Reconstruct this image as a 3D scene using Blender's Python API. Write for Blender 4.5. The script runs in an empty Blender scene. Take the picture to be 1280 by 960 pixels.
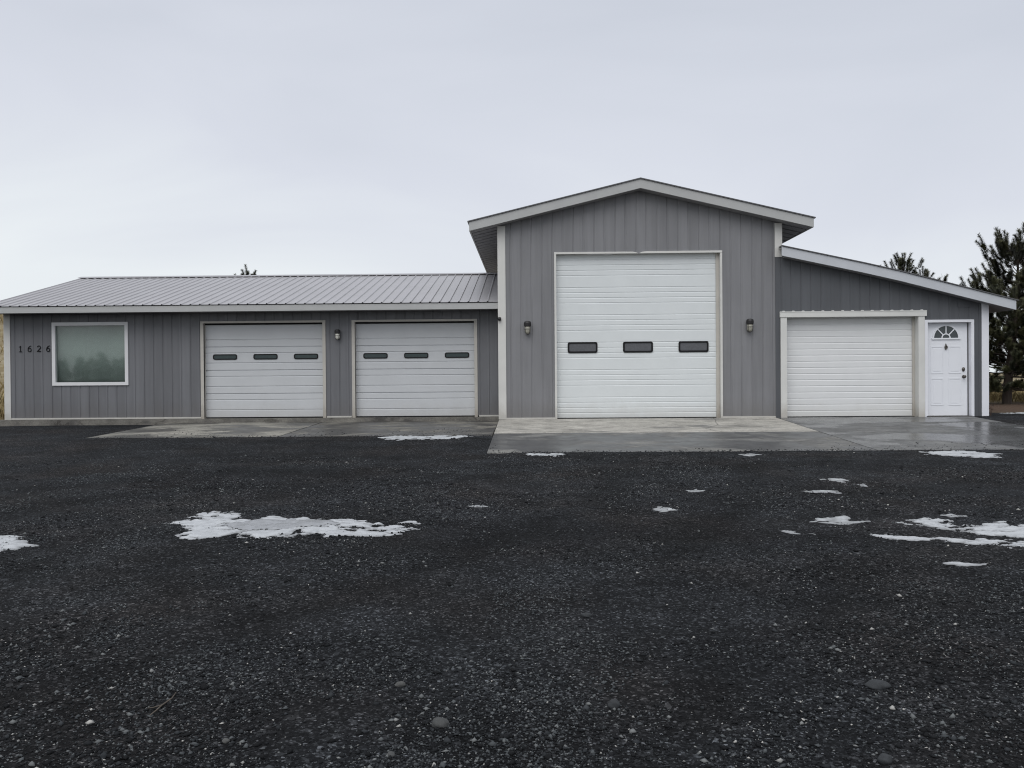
import bpy, bmesh, math, random
import numpy as np
from mathutils import Vector, Matrix

random.seed(7)
S = bpy.context.scene
C = S.collection
PI = math.pi

# ------------------------------------------------------------------ object helpers
def link(o, parent=None):
    C.objects.link(o)
    if parent is not None:
        o.parent = parent
        o.matrix_parent_inverse = parent.matrix_world.inverted()
    return o

def tag(o, label=None, cat=None, group=None, kind=None):
    if label: o['label'] = label
    if cat: o['category'] = cat
    if group: o['group'] = group
    if kind: o['kind'] = kind
    return o

def thing(name, label, cat, loc=(0, 0, 0), rz=0, group=None):
    o = bpy.data.objects.new(name, None)
    o.empty_display_size = .2
    o.matrix_world = Matrix.Translation(loc) @ Matrix.Rotation(rz, 4, 'Z')
    C.objects.link(o)
    return tag(o, label, cat, group)

def obj(name, bm, mat, parent=None, bevel=0, smooth=False):
    """link a bmesh (world coordinates) as ONE mesh object; its origin goes to its own centre"""
    if bevel:
        es = [e for e in bm.edges if len(e.link_faces) == 2 and e.calc_face_angle(0) > .6]
        bmesh.ops.bevel(bm, geom=es, offset=bevel, segments=2, profile=.6, affect='EDGES')
    vs = [v.co for v in bm.verts]
    lo = Vector((min(v.x for v in vs), min(v.y for v in vs), min(v.z for v in vs)))
    hi = Vector((max(v.x for v in vs), max(v.y for v in vs), max(v.z for v in vs)))
    c = (lo + hi) / 2
    bmesh.ops.translate(bm, verts=bm.verts, vec=-c)
    me = bpy.data.meshes.new(name)
    bm.to_mesh(me); bm.free()
    if smooth:
        for p in me.polygons: p.use_smooth = True
    for m in (mat if isinstance(mat, (list, tuple)) else [mat]): me.materials.append(m)
    o = bpy.data.objects.new(name, me)
    o.matrix_world = Matrix.Translation(c)
    C.objects.link(o)
    if parent is not None:
        o.parent = parent
        pm = parent.matrix_basis.copy()
        q = parent.parent
        while q is not None:
            pm = q.matrix_basis @ pm; q = q.parent
        o.matrix_basis = pm.inverted() @ Matrix.Translation(c)
    return o

def np_mesh(name, verts, faces, mat, parent=None, attr=None, smooth=False, nper=3):
    """verts (n,3) world, faces (m,nper)"""
    me = bpy.data.meshes.new(name)
    verts = np.asarray(verts, np.float32); faces = np.asarray(faces, np.int32)
    me.vertices.add(len(verts)); me.vertices.foreach_set('co', verts.ravel())
    me.loops.add(faces.size); me.loops.foreach_set('vertex_index', faces.ravel())
    me.polygons.add(len(faces))
    me.polygons.foreach_set('loop_start', np.arange(0, faces.size, nper, dtype=np.int32))
    me.polygons.foreach_set('loop_total', np.full(len(faces), nper, np.int32))
    if attr:
        for k, a in attr.items():
            at = me.attributes.new(k, 'FLOAT', 'POINT')
            at.data.foreach_set('value', np.asarray(a, np.float32))
    me.update(calc_edges=True)
    me.validate()
    if smooth: me.polygons.foreach_set('use_smooth', np.ones(len(me.polygons), bool))
    for m in (mat if isinstance(mat, (list, tuple)) else [mat]): me.materials.append(m)
    o = bpy.data.objects.new(name, me)
    C.objects.link(o)
    if parent is not None:
        o.parent = parent
        o.matrix_basis = parent.matrix_basis.inverted()
    return o

def box(bm, x0, x1, y0, y1, z0, z1):
    v = [bm.verts.new(p) for p in ((x0,y0,z0),(x1,y0,z0),(x1,y1,z0),(x0,y1,z0),(x0,y0,z1),(x1,y0,z1),(x1,y1,z1),(x0,y1,z1))]
    for f in ((0,3,2,1),(4,5,6,7),(0,1,5,4),(1,2,6,5),(2,3,7,6),(3,0,4,7)): bm.faces.new([v[i] for i in f])
    return bm

def prism_y(bm, poly, y0, y1):
    """poly [(x,z)] counter-clockwise seen from -y, extruded along y"""
    a = [bm.verts.new((x, y0, z)) for x, z in poly]; b = [bm.verts.new((x, y1, z)) for x, z in poly]
    n = len(poly)
    bm.faces.new(a); bm.faces.new(b[::-1])
    for i in range(n): bm.faces.new((a[i], b[i], b[(i+1) % n], a[(i+1) % n]))
    return bm

def prism_x(bm, poly, x0, x1):
    a = [bm.verts.new((x0, y, z)) for y, z in poly]; b = [bm.verts.new((x1, y, z)) for y, z in poly]
    n = len(poly)
    bm.faces.new(a[::-1]); bm.faces.new(b)
    for i in range(n): bm.faces.new((a[i], a[(i+1) % n], b[(i+1) % n], b[i]))
    return bm

def prism_z(bm, poly, z0, z1):
    a = [bm.verts.new((x, y, z0)) for x, y in poly]; b = [bm.verts.new((x, y, z1)) for x, y in poly]
    n = len(poly)
    bm.faces.new(a[::-1]); bm.faces.new(b)
    for i in range(n): bm.faces.new((a[i], a[(i+1) % n], b[(i+1) % n], b[i]))
    return bm

def tube(bm, pts, rads, n=8, cap=True):
    pts = [Vector(p) for p in pts]
    rings = []
    for i, p in enumerate(pts):
        d = (pts[min(i+1, len(pts)-1)] - pts[max(i-1, 0)]).normalized()
        u = d.cross(Vector((0, 0, 1)))
        if u.length < 1e-3: u = d.cross(Vector((0, 1, 0)))
        u.normalize(); w = d.cross(u)
        rings.append([bm.verts.new(p + (u*math.cos(2*PI*k/n) + w*math.sin(2*PI*k/n))*rads[i]) for k in range(n)])
    for a, b in zip(rings, rings[1:]):
        for k in range(n): bm.faces.new((a[k], a[(k+1) % n], b[(k+1) % n], b[k]))
    if cap:
        bm.faces.new(rings[0][::-1]); bm.faces.new(rings[-1])
    return bm

def lathe_y(bm, cx, cz, prof, n=20):
    """prof [(r,y)] revolved about the y axis through (cx,cz)"""
    rings = [[bm.verts.new((cx + r*math.cos(2*PI*k/n), y, cz + r*math.sin(2*PI*k/n))) for k in range(n)] for r, y in prof]
    for a, b in zip(rings, rings[1:]):
        for k in range(n): bm.faces.new((a[k], a[(k+1) % n], b[(k+1) % n], b[k]))
    bm.faces.new(rings[0][::-1]); bm.faces.new(rings[-1])
    bmesh.ops.recalc_face_normals(bm, faces=bm.faces)
    return bm

def lathe_z(bm, cx, cy, prof, n=20):
    rings = [[bm.verts.new((cx + r*math.cos(2*PI*k/n), cy + r*math.sin(2*PI*k/n), z)) for k in range(n)] for r, z in prof]
    for a, b in zip(rings, rings[1:]):
        for k in range(n): bm.faces.new((a[k], a[(k+1) % n], b[(k+1) % n], b[k]))
    bm.faces.new(rings[0][::-1]); bm.faces.new(rings[-1])
    bmesh.ops.recalc_face_normals(bm, faces=bm.faces)
    return bm

def rounded(cx, cz, w, h, r, n=5):
    out = []
    for sx, sz, a0 in ((1,-1,-PI/2),(1,1,0),(-1,1,PI/2),(-1,-1,PI)):
        for k in range(n+1):
            a = a0 + PI/2*k/n
            out.append((cx + sx*(w/2-r) + r*math.cos(a), cz + sz*(h/2-r) + r*math.sin(a)))
    return out

# ------------------------------------------------------------------ numpy noise
def _hash(ix, iy, seed):
    with np.errstate(over='ignore'):
        h = (ix.astype(np.int64)*374761393 + iy.astype(np.int64)*668265263 + seed*1442695041) & 0xffffffff
        h = ((h ^ (h >> 13))*1274126177) & 0xffffffff
        return ((h ^ (h >> 16)) & 0xffff)/65535.0

def vnoise(x, y, seed=0):
    ix, iy = np.floor(x), np.floor(y)
    fx, fy = x-ix, y-iy
    fx = fx*fx*(3-2*fx); fy = fy*fy*(3-2*fy)
    ix = ix.astype(np.int64); iy = iy.astype(np.int64)
    a = _hash(ix, iy, seed); b = _hash(ix+1, iy, seed); c = _hash(ix, iy+1, seed); d = _hash(ix+1, iy+1, seed)
    return (a*(1-fx)+b*fx)*(1-fy)+(c*(1-fx)+d*fx)*fy

def fbm(x, y, oct=4, seed=0):
    s = 0; a = .5; t = 0
    for i in range(oct):
        s = s + a*vnoise(x*2**i, y*2**i, seed+i*17); t += a; a *= .55
    return s/t

def sstep(a, b, x):
    t = np.clip((x-a)/(b-a), 0, 1)
    return t*t*(3-2*t)

# ------------------------------------------------------------------ materials
class N:
    def __init__(self, name):
        self.m = bpy.data.materials.new(name); self.m.use_nodes = True
        self.t = self.m.node_tree; self.t.nodes.clear()
        self.out = self.n('ShaderNodeOutputMaterial')
    def n(self, typ, **kw):
        nd = self.t.nodes.new(typ)
        for k, v in kw.items():
            if hasattr(nd, k) and not k.startswith('i_'): setattr(nd, k, v)
        return nd
    def set(self, sock, v):
        if isinstance(v, bpy.types.NodeSocket): self.t.links.new(v, sock)
        elif v is not None:
            if isinstance(v, tuple) and len(v) == 3 and sock.type == 'RGBA': v = (*v, 1)
            sock.default_value = v
    def math(self, op, a, b=None, c=None, clamp=False):
        nd = self.n('ShaderNodeMath', operation=op, use_clamp=clamp)
        for s, v in zip(nd.inputs, (a, b, c)): self.set(s, v)
        return nd.outputs[0]
    def mix(self, f, a, b, blend='MIX'):
        nd = self.n('ShaderNodeMix', data_type='RGBA', blend_type=blend)
        self.set(nd.inputs[0], f); self.set(nd.inputs[6], a); self.set(nd.inputs[7], b)
        return nd.outputs[2]
    def pos(self, scale=(1, 1, 1)):
        g = self.n('ShaderNodeNewGeometry')
        mp = self.n('ShaderNodeMapping'); self.set(mp.inputs[0], g.outputs['Position']); mp.inputs[3].default_value = scale
        return mp.outputs[0]
    def xyz(self):
        g = self.n('ShaderNodeNewGeometry'); s = self.n('ShaderNodeSeparateXYZ'); self.set(s.inputs[0], g.outputs['Position'])
        return s.outputs
    def noise(self, scale=5, detail=4, rough=.55, vec=None, dim='3D', dist=0):
        nd = self.n('ShaderNodeTexNoise', noise_dimensions=dim)
        if vec is None: vec = self.pos()
        self.set(nd.inputs['Vector'], vec)
        nd.inputs['Scale'].default_value = scale; nd.inputs['Detail'].default_value = detail; nd.inputs['Roughness'].default_value = rough
        nd.inputs['Distortion'].default_value = dist
        return nd.outputs['Fac']
    def voro(self, scale, vec=None, feature='F1', out='Color', rnd=1):
        nd = self.n('ShaderNodeTexVoronoi', feature=feature)
        if vec is None: vec = self.pos()
        self.set(nd.inputs['Vector'], vec); nd.inputs['Scale'].default_value = scale; nd.inputs['Randomness'].default_value = rnd
        return nd.outputs[out]
    def ramp(self, f, stops, interp='LINEAR'):
        nd = self.n('ShaderNodeValToRGB'); nd.color_ramp.interpolation = interp
        el = nd.color_ramp.elements
        while len(el) < len(stops): el.new(.5)
        for e, (p, c) in zip(el, stops):
            e.position = p; e.color = (c, c, c, 1) if isinstance(c, (int, float)) else (*c, 1)
        self.set(nd.inputs[0], f)
        return nd.outputs[0]
    def rng(self, f, a, b, c=0, d=1):
        nd = self.n('ShaderNodeMapRange'); self.set(nd.inputs[0], f)
        for s, v in zip(nd.inputs[1:5], (a, b, c, d)): self.set(s, v)
        return nd.outputs[0]
    def bump(self, h, strength=.3, dist=.01, nrm=None):
        nd = self.n('ShaderNodeBump'); self.set(nd.inputs['Height'], h)
        nd.inputs['Strength'].default_value = strength; nd.inputs['Distance'].default_value = dist
        if nrm is not None: self.set(nd.inputs['Normal'], nrm)
        return nd.outputs[0]
    def bsdf(self, col, rough=.6, spec=.4, metal=0, nrm=None, **kw):
        b = self.n('ShaderNodeBsdfPrincipled')
        self.set(b.inputs['Base Color'], col); self.set(b.inputs['Roughness'], rough)
        self.set(b.inputs['Specular IOR Level'], spec); self.set(b.inputs['Metallic'], metal)
        if nrm is not None: self.set(b.inputs['Normal'], nrm)
        for k, v in kw.items(): self.set(b.inputs[k.replace('_', ' ')], v)
        self.t.links.new(b.outputs[0], self.out.inputs[0])
        return self.m

def m_siding(name, col, pitch, x0, lo=.90, hi=1.10, dirt=(.10, .085, .07), z0=0.0, dirt_amt=.5):
    k = N(name); x = k.xyz()
    idx = k.math('FLOOR', k.math('DIVIDE', k.math('ADD', k.math('SUBTRACT', x[0], x0), x[1]), pitch))
    wn = k.n('ShaderNodeTexWhiteNoise', noise_dimensions='1D'); k.set(wn.inputs['W'], idx)
    v = k.rng(wn.outputs[0], 0, 1, lo, hi)
    streak = k.rng(k.noise(1, 5, .6, k.pos((9, 9, .5))), .3, .7, .90, 1.08)
    blot = k.rng(k.noise(.9, 3, .5), .3, .7, .94, 1.05)
    f = k.math('MULTIPLY', k.math('MULTIPLY', v, streak), blot)
    c = k.mix(1, col, k.n('ShaderNodeCombineColor').outputs[0], 'MULTIPLY')
    cc = k.t.nodes[-1]
    vm = k.n('ShaderNodeVectorMath', operation='SCALE'); vm.inputs[0].default_value = col; k.set(vm.inputs[3], f)
    # splash dirt: ragged, low on the wall, its edge follows a noise line
    edge = k.math('ADD', x[2], k.math('MULTIPLY', k.noise(3.2, 5, .7, k.pos((1, 1, .35))), -.75))
    d = k.math('MULTIPLY', k.rng(edge, z0-.28, z0+.12, 1, 0), dirt_amt)
    c = k.mix(d, vm.outputs[0], dirt)
    nb = k.noise(160, 2, .6)
    return k.bsdf(c, k.rng(k.noise(6, 3), .3, .7, .42, .58), .35, nrm=k.bump(nb, .12, .004))

def m_paint(name, col, rough=.5, var=.06, dirt=None, dscale=2.5, damt=.5, spec=.4, streaks=False):
    k = N(name)
    f = k.rng(k.noise(dscale, 4, .6), .3, .7, 1-var, 1+var)
    if streaks: f = k.math('MULTIPLY', f, k.rng(k.noise(1, 5, .65, k.pos((7, 7, .6))), .3, .7, .93, 1.04))
    vm = k.n('ShaderNodeVectorMath', operation='SCALE'); vm.inputs[0].default_value = col; k.set(vm.inputs[3], f)
    c = vm.outputs[0]
    if dirt:
        x = k.xyz()
        e = k.math('ADD', x[2], k.math('MULTIPLY', k.noise(4, 5, .7), -.55))
        c = k.mix(k.math('MULTIPLY', k.rng(e, -.25, .1, 1, 0), damt), c, dirt)
    return k.bsdf(c, rough, spec, nrm=k.bump(k.noise(60, 2), .06, .003))

def m_plain(name, col, rough=.5, metal=0, spec=.5):
    k = N(name)
    f = k.rng(k.noise(25, 3), .3, .7, .88, 1.1)
    vm = k.n('ShaderNodeVectorMath', operation='SCALE'); vm.inputs[0].default_value = col; k.set(vm.inputs[3], f)
    return k.bsdf(vm.outputs[0], rough, spec, metal)

def m_attr(name, stops, rough=.8, spec=.2, attr='shade'):
    k = N(name); a = k.n('ShaderNodeAttribute', attribute_name=attr)
    return k.bsdf(k.ramp(a.outputs['Fac'], stops), rough, spec)

def m_glass(name, tint, ior=2.2):
    k = N(name)
    lw = k.n('ShaderNodeLayerWeight'); lw.inputs[0].default_value = .5
    fr = k.math('ADD', .055, k.math('MULTIPLY', k.math('POWER', lw.outputs['Facing'], 4), .6))
    tr = k.n('ShaderNodeBsdfTransparent'); tr.inputs[0].default_value = (*tint, 1)
    gl = k.n('ShaderNodeBsdfGlossy'); gl.inputs['Roughness'].default_value = .03
    k.set(gl.inputs['Normal'], k.bump(k.noise(1.1, 1), .012, .02))
    mx = k.n('ShaderNodeMixShader')
    k.set(mx.inputs[0], fr); k.t.links.new(tr.outputs[0], mx.inputs[1]); k.t.links.new(gl.outputs[0], mx.inputs[2])
    k.t.links.new(mx.outputs[0], k.out.inputs[0])
    return k.m

def m_concrete(name, dry, wet, scale, bias, seed, amt=1.0, wet_rough=.28, spot=1.0, rvar=1.0):
    """concrete with damp patches that have their own shape"""
    k = N(name)
    mp = k.n('ShaderNodeMapping'); g = k.n('ShaderNodeNewGeometry'); k.set(mp.inputs[0], g.outputs['Position'])
    mp.inputs[1].default_value = (seed*3.7, seed*1.3, 0); mp.inputs[3].default_value = (.75, 1.1, 1)
    patch = k.rng(k.noise(scale, 5, .62, mp.outputs[0], dist=.4), bias-.06, bias+.06, 0, 1)
    fine = k.rng(k.noise(30, 6, .8), .25, .75, .62, 1.34)
    mid = k.math('MULTIPLY', k.rng(k.noise(2.4, 6, .75, mp.outputs[0]), .3, .7, .58, 1.32), k.rng(k.noise(9, 5, .75, mp.outputs[0]), .3, .7, .78, 1.2))
    c = k.mix(k.math('MULTIPLY', patch, amt), dry, wet)
    vm = k.n('ShaderNodeVectorMath', operation='SCALE'); k.set(vm.inputs[0], c); k.set(vm.inputs[3], k.math('MULTIPLY', fine, mid))
    cr = k.n('ShaderNodeTexVoronoi', feature='DISTANCE_TO_EDGE'); k.set(cr.inputs['Vector'], k.mix(.12, mp.outputs[0], k.n('ShaderNodeTexNoise').outputs['Color'])); cr.inputs['Scale'].default_value = .34
    crack = k.rng(cr.outputs['Distance'], .0, .0045, .65*spot, 0)
    spots = k.math('MULTIPLY', k.rng(k.noise(3.1, 5, .75, mp.outputs[0], dist=1.2), .60, .69, 0, .75), spot)
    c2 = k.mix(k.math('MAXIMUM', spots, crack), vm.outputs[0], (.045, .040, .036))
    r = k.rng(patch, 0, 1, .85, wet_rough)
    return k.bsdf(c2, k.math('ADD', r, k.rng(k.noise(2.2, 4), .3, .7, -.06*rvar, .1*rvar)), k.rng(patch, 0, 1, .25, .5), nrm=k.bump(k.noise(70, 5, .7), .07*rvar, .004))

M = {}
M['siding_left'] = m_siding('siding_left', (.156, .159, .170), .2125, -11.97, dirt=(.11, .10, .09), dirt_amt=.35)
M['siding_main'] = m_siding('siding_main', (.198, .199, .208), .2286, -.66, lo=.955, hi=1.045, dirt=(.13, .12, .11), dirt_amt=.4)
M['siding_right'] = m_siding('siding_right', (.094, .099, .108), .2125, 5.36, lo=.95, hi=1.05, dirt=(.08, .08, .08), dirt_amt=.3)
M['trim'] = m_paint('trim_paint', (.60, .595, .57), .5, .05, dirt=(.30, .28, .24), damt=.5)
M['casing_white'] = m_paint('white_casing_paint', (.62, .62, .595), .45, .05, dirt=(.36, .33, .28), damt=.6)
M['door_beige'] = m_paint('dull_door_casing_paint', (.46, .44, .40), .5, .07, dirt=(.25, .22, .18), damt=.6)
M['fascia'] = m_paint('grey_fascia_paint', (.41, .415, .41), .45, .05)
M['fascia_right'] = m_paint('pale_fascia_paint', (.50, .52, .55), .4, .05)
M['soffit'] = m_paint('soffit_metal', (.27, .27, .28), .5, .05)
M['roof_metal'] = m_paint('painted_roof_metal', (.335, .33, .342), .38, .05, dscale=1.2, spec=.45)
M['roof_edge'] = m_plain('roof_edge_metal', (.10, .10, .105), .4)
M['door_main'] = m_paint('big_door_enamel', (.655, .685, .69), .38, .025, dirt=(.52, .51, .48), damt=.5)
M['door_left'] = m_paint('older_door_enamel', (.525, .54, .555), .42, .03, dirt=(.42, .41, .39), damt=.5)
M['door_right'] = m_paint('right_door_enamel', (.69, .70, .70), .4, .025, dirt=(.55, .54, .5), damt=.4)
M['entry'] = m_paint('entry_door_enamel', (.76, .775, .81), .35, .015)
M['entry_casing'] = m_paint('entry_casing_paint', (.74, .75, .79), .4, .03)
M['vinyl'] = m_paint('window_vinyl', (.68, .68, .69), .35, .03)
M['black'] = m_plain('black_rubber', (.007, .007, .008), .6, 0, .25)
M['dark_metal'] = m_plain('dark_metal', (.022, .021, .022), .45, .3)
M['bronze'] = m_plain('aged_nickel', (.11, .10, .09), .35, .8)
M['pane_left'] = m_plain('dark_blue_pane', (.042, .060, .062), .12)
M['pane_main'] = m_plain('smoked_pane', (.095, .098, .107), .22)
M['pane_fan'] = m_plain('fanlight_pane', (.04, .05, .055), .06)
M['jar'] = m_plain('frosted_glass_jar', (.62, .61, .55), .3)
M['jar_dim'] = m_plain('dusty_glass_jar', (.33, .32, .27), .35)
M['glass'] = m_glass('window_glass', (.77, .805, .79))
M['blind'] = m_paint('curtain_fabric', (.60, .64, .62), .85, .07)
M['interior'] = m_plain('dim_interior', (.10, .10, .10), .9)
M['footing'] = m_concrete('footing_concrete', (.17, .162, .145), (.085, .08, .074), 1.4, .55, 5)
M['slab_dry'] = m_concrete('dry_slab', (.38, .365, .33), (.16, .155, .145), .9, .60, 1, 1, .6)
M['slab_damp'] = m_concrete('damp_slab', (.20, .197, .185), (.072, .073, .074), .75, .44, 2, 1, .36)
M['slab_wet'] = m_concrete('wet_slab', (.16, .161, .158), (.082, .083, .084), .55, .46, 3, 1, .24, .7, .6)
M['slab_left'] = m_concrete('stained_slab', (.27, .26, .23), (.085, .082, .075), 1.1, .50, 4, 1, .4)
M['slab_left_dark'] = m_concrete('stained_dark_slab', (.21, .20, .175), (.062, .060, .057), 1.0, .44, 8, 1, .38)

# ------------------------------------------------------------------ world, sun, camera
W = bpy.data.worlds.new('World'); S.world = W; W.use_nodes = True
t = W.node_tree; t.nodes.clear()
def wn(typ, **kw):
    nd = t.nodes.new(typ)
    for k_, v_ in kw.items(): setattr(nd, k_, v_)
    return nd
SUN_EL, SUN_AZ = math.radians(50), math.radians(196)      # azimuth clockwise from +Y: behind and a little left of the camera
sky = wn('ShaderNodeTexSky', sky_type='NISHITA'); sky.sun_disc = False
sky.sun_elevation = SUN_EL; sky.sun_rotation = SUN_AZ; sky.dust_density = 4
bg1 = wn('ShaderNodeBackground'); bg1.inputs[1].default_value = .05
hs = wn('ShaderNodeHueSaturation'); hs.inputs['Saturation'].default_value = .25; hs.inputs['Value'].default_value = .35
t.links.new(sky.outputs[0], hs.inputs['Color']); t.links.new(hs.outputs[0], bg1.inputs[0])
tc = wn('ShaderNodeTexCoord'); sep = wn('ShaderNodeSeparateXYZ'); t.links.new(tc.outputs['Generated'], sep.inputs[0])
mp = wn('ShaderNodeMapping'); mp.inputs[3].default_value = (1, 1, 3.2); t.links.new(tc.outputs['Generated'], mp.inputs[0])
nz = wn('ShaderNodeTexNoise'); nz.inputs['Scale'].default_value = 1.7; nz.inputs['Detail'].default_value = 4; nz.inputs['Roughness'].default_value = .5
nz.inputs['Distortion'].default_value = .6; t.links.new(mp.outputs[0], nz.inputs['Vector'])
def wmath(op, a, b):
    nd = wn('ShaderNodeMath', operation=op)
    for s_, v_ in zip(nd.inputs, (a, b)):
        if isinstance(v_, bpy.types.NodeSocket): t.links.new(v_, s_)
        else: s_.default_value = v_
    return nd.outputs[0]
# a little darker to the upper right, brighter low on the left: the cloud deck thins toward the left horizon
e = wmath('ADD', sep.outputs[2], wmath('MULTIPLY', sep.outputs[0], .10))
e = wmath('ADD', e, wmath('MULTIPLY', wmath('SUBTRACT', nz.outputs['Fac'], .5), .34))
rp = wn('ShaderNodeValToRGB'); t.links.new(e, rp.inputs[0])
el = rp.color_ramp.elements
stops = [(0.0, (.86, .91, .935)), (.10, (.83, .875, .91)), (.24, (.685, .718, .80)), (.42, (.59, .628, .712)), (1.0, (1.0, 1.02, 1.06))]
while len(el) < len(stops): el.new(.5)
for e_, (p_, c_) in zip(el, stops): e_.position = p_; e_.color = (*c_, 1)
bg2 = wn('ShaderNodeBackground'); bg2.inputs[1].default_value = .92; t.links.new(rp.outputs[0], bg2.inputs[0])
ad = wn('ShaderNodeAddShader'); t.links.new(bg1.outputs[0], ad.inputs[0]); t.links.new(bg2.outputs[0], ad.inputs[1])
wo = wn('ShaderNodeOutputWorld'); t.links.new(ad.outputs[0], wo.inputs[0])

sl = bpy.data.lights.new('sun', 'SUN'); sl.energy = 1.35; sl.angle = math.radians(50); sl.color = (1, .985, .96)
so = bpy.data.objects.new('sun', sl); C.objects.link(so)
sd = Vector((math.sin(SUN_AZ)*math.cos(SUN_EL), math.cos(SUN_AZ)*math.cos(SUN_EL), math.sin(SUN_EL)))
so.rotation_euler = sd.to_track_quat('Z', 'Y').to_euler()
so.location = sd*30

cam = bpy.data.cameras.new('camera'); co = bpy.data.objects.new('camera', cam); C.objects.link(co)
cam.sensor_width = 36; cam.lens = 1107/1280*36; cam.clip_end = 3000; cam.clip_start = .05
yaw, pit, roll = math.radians(1.14), math.radians(-.52), math.radians(.45)
R = Matrix.Rotation(yaw, 4, 'Z') @ Matrix.Rotation(pit, 4, 'X') @ Matrix.Rotation(roll, 4, 'Y') @ Matrix.Rotation(PI/2, 4, 'X')
co.matrix_world = Matrix.Translation((0, 0, .95)) @ R
S.camera = co
S.view_settings.view_transform = 'Standard'; S.view_settings.look = 'None'
S.view_settings.exposure = 0; S.view_settings.gamma = 1
S.cycles.use_denoising = True
try: S.cycles.denoising_prefilter = 'NONE'
except Exception: pass
S.cycles.max_bounces = 6
S.cycles.filter_width = 1.1

# ------------------------------------------------------------------ ground
def g_prof(x, y):
    y = np.asarray(y, float)
    z = np.where(y > 19.5, -.02, np.where(y > 13.8, -.043*(19.5-y), -.2451-.0221*(13.8-y)))
    z = np.where(y < 0, -.55-.004*(-y), z)
    # before the left wing the yard climbs less, so its footing stands clear of the ground
    zl = np.where(y > 16.25, np.where(y > 20.3, -.05, -.06-.0235*(19.9-np.minimum(y, 20))), z)
    return z + (zl-z)*sstep(-.5, -.9, x)
def in_slab(x, y, m=0.0):
    a = (x > -.67+m) & (x < 9.70-m) & (y > 13.75+m) & (y < 19.6)
    b = (x > -8.3+m) & (x <= -.6) & (y > 16.25+m) & (y < 20.2)
    c = (x > -12.1) & (x < 10.0) & (y > 19.35)
    return a | b | c
def g_und(x, y):
    n = (fbm(x*.55+3, y*.9+9, 4, 3)-.5)*.075 + (fbm(x*3.1, y*3.1, 4, 11)-.5)*.022
    ruts = .012*np.sin(x*1.9 + 1.6*fbm(x*.3, y*.22, 2, 5)*4)*sstep(0, 1, fbm(x*.4, y*.15, 2, 29)*1.6-.3)
    fade = 1 - .75*sstep(11.5, 13.6, y)
    return (n + ruts)*fade
def lane(x, y):
    """how strongly tyres have packed the yard here (pairs of wheel tracks curving in to the doors)"""
    out = np.zeros_like(x)
    for (cx, a, b, c, st) in ((2.4, -.10, -.030, 0, 1), (1.7, .16, .012, 0, .8), (-2.6, -.22, -.015, 0, .9), (-6.0, .30, -.012, 0, .8), (6.9, -.34, -.02, 0, .9), (-5.6, .75, -.03, 0, .7)):
        t_ = 13.7-y
        xc = cx + a*t_ + b*t_*t_ + .35*(fbm(y*.35+cx*7, y*0+3, 3, 71)-.5)
        for o_ in (-.82, .82):
            w_ = .20 + .10*fbm(y*.8+o_*5, y*0+cx, 2, 13)
            out = np.maximum(out, st*np.exp(-((x-xc-o_)/w_)**2)*sstep(.22, .60, fbm(x*.5+o_*9, y*.6+cx*3, 3, 47)))
    return out
def g_z(x, y):
    x = np.asarray(x, float); y = np.asarray(y, float)
    z = g_prof(x, y) + g_und(x, y)*(1-.8*sstep(.5, .1, np.abs(x+.67))*sstep(13.3, 13.7, y)) - .014*sstep(.5, .1, np.abs(x+.67))*sstep(13.3, 13.7, y)
    near_edge = np.where(in_slab(x, y, .0), 1.0, 0)
    z = z + .004*(1-near_edge) - .012*lane(x, y)*(y < 13)
    z = np.where(in_slab(x, y, .16), g_prof(x, y)-.10, z)
    back = sstep(21, 60, y)
    # hillside far behind on the left, gently rolling ground elsewhere
    hill = 7.6*sstep(45, 95, y + .25*(-x-12))*sstep(4, -26, x)
    z = z + hill*(1+.12*(fbm(x*.09, y*.09, 4, 41)-.5)) + back*(fbm(x*.05, y*.05, 3, 21)-.5)*1.2
    return z

def axis(segs):
    out = []
    for a, b, st in segs: out.append(np.arange(a, b-1e-6, st))
    return np.concatenate(out + [np.array([segs[-1][1]])])
gx = axis([(-900, -300, 100), (-300, -60, 12), (-60, -13, 1.0), (-13, -8.5, .15), (-8.5, -5, .07), (-5, 5, .045), (5, 8.5, .07), (8.5, 14, .15), (14, 60, 1.0), (60, 300, 12), (300, 900, 100)])
gy = axis([(-300, -60, 12), (-60, -4, 1.0), (-4, 2.4, .2), (2.4, 9.5, .045), (9.5, 20.4, .06), (20.4, 24, .2), (24, 120, 1.2), (120, 300, 12), (300, 1500, 120)])
X, Y = np.meshgrid(gx, gy)
Z = g_z(X, Y)
grav = np.ones_like(X)
wob = (fbm(X*.6, Y*.6, 4, 61)-.5)*2.2
grav = np.minimum(sstep(22.0, 20.8, Y+wob*.35), 1) * sstep(-27, -24, X+wob) * sstep(20, 17, X+wob)
lan = lane(X, Y)*(Y < 14.5)*(Y > -3)
lit = sstep(29.5, 26.5, Y+wob*.6)*(X > 9)*(1-grav)       # belt of brown needles before the grass
V = np.stack([X.ravel(), Y.ravel(), Z.ravel()], 1)
nx, ny = len(gx), len(gy)
I = np.arange(nx*ny).reshape(ny, nx)
F = np.stack([I[:-1, :-1].ravel(), I[:-1, 1:].ravel(), I[1:, 1:].ravel(), I[1:, :-1].ravel()], 1)

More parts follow.
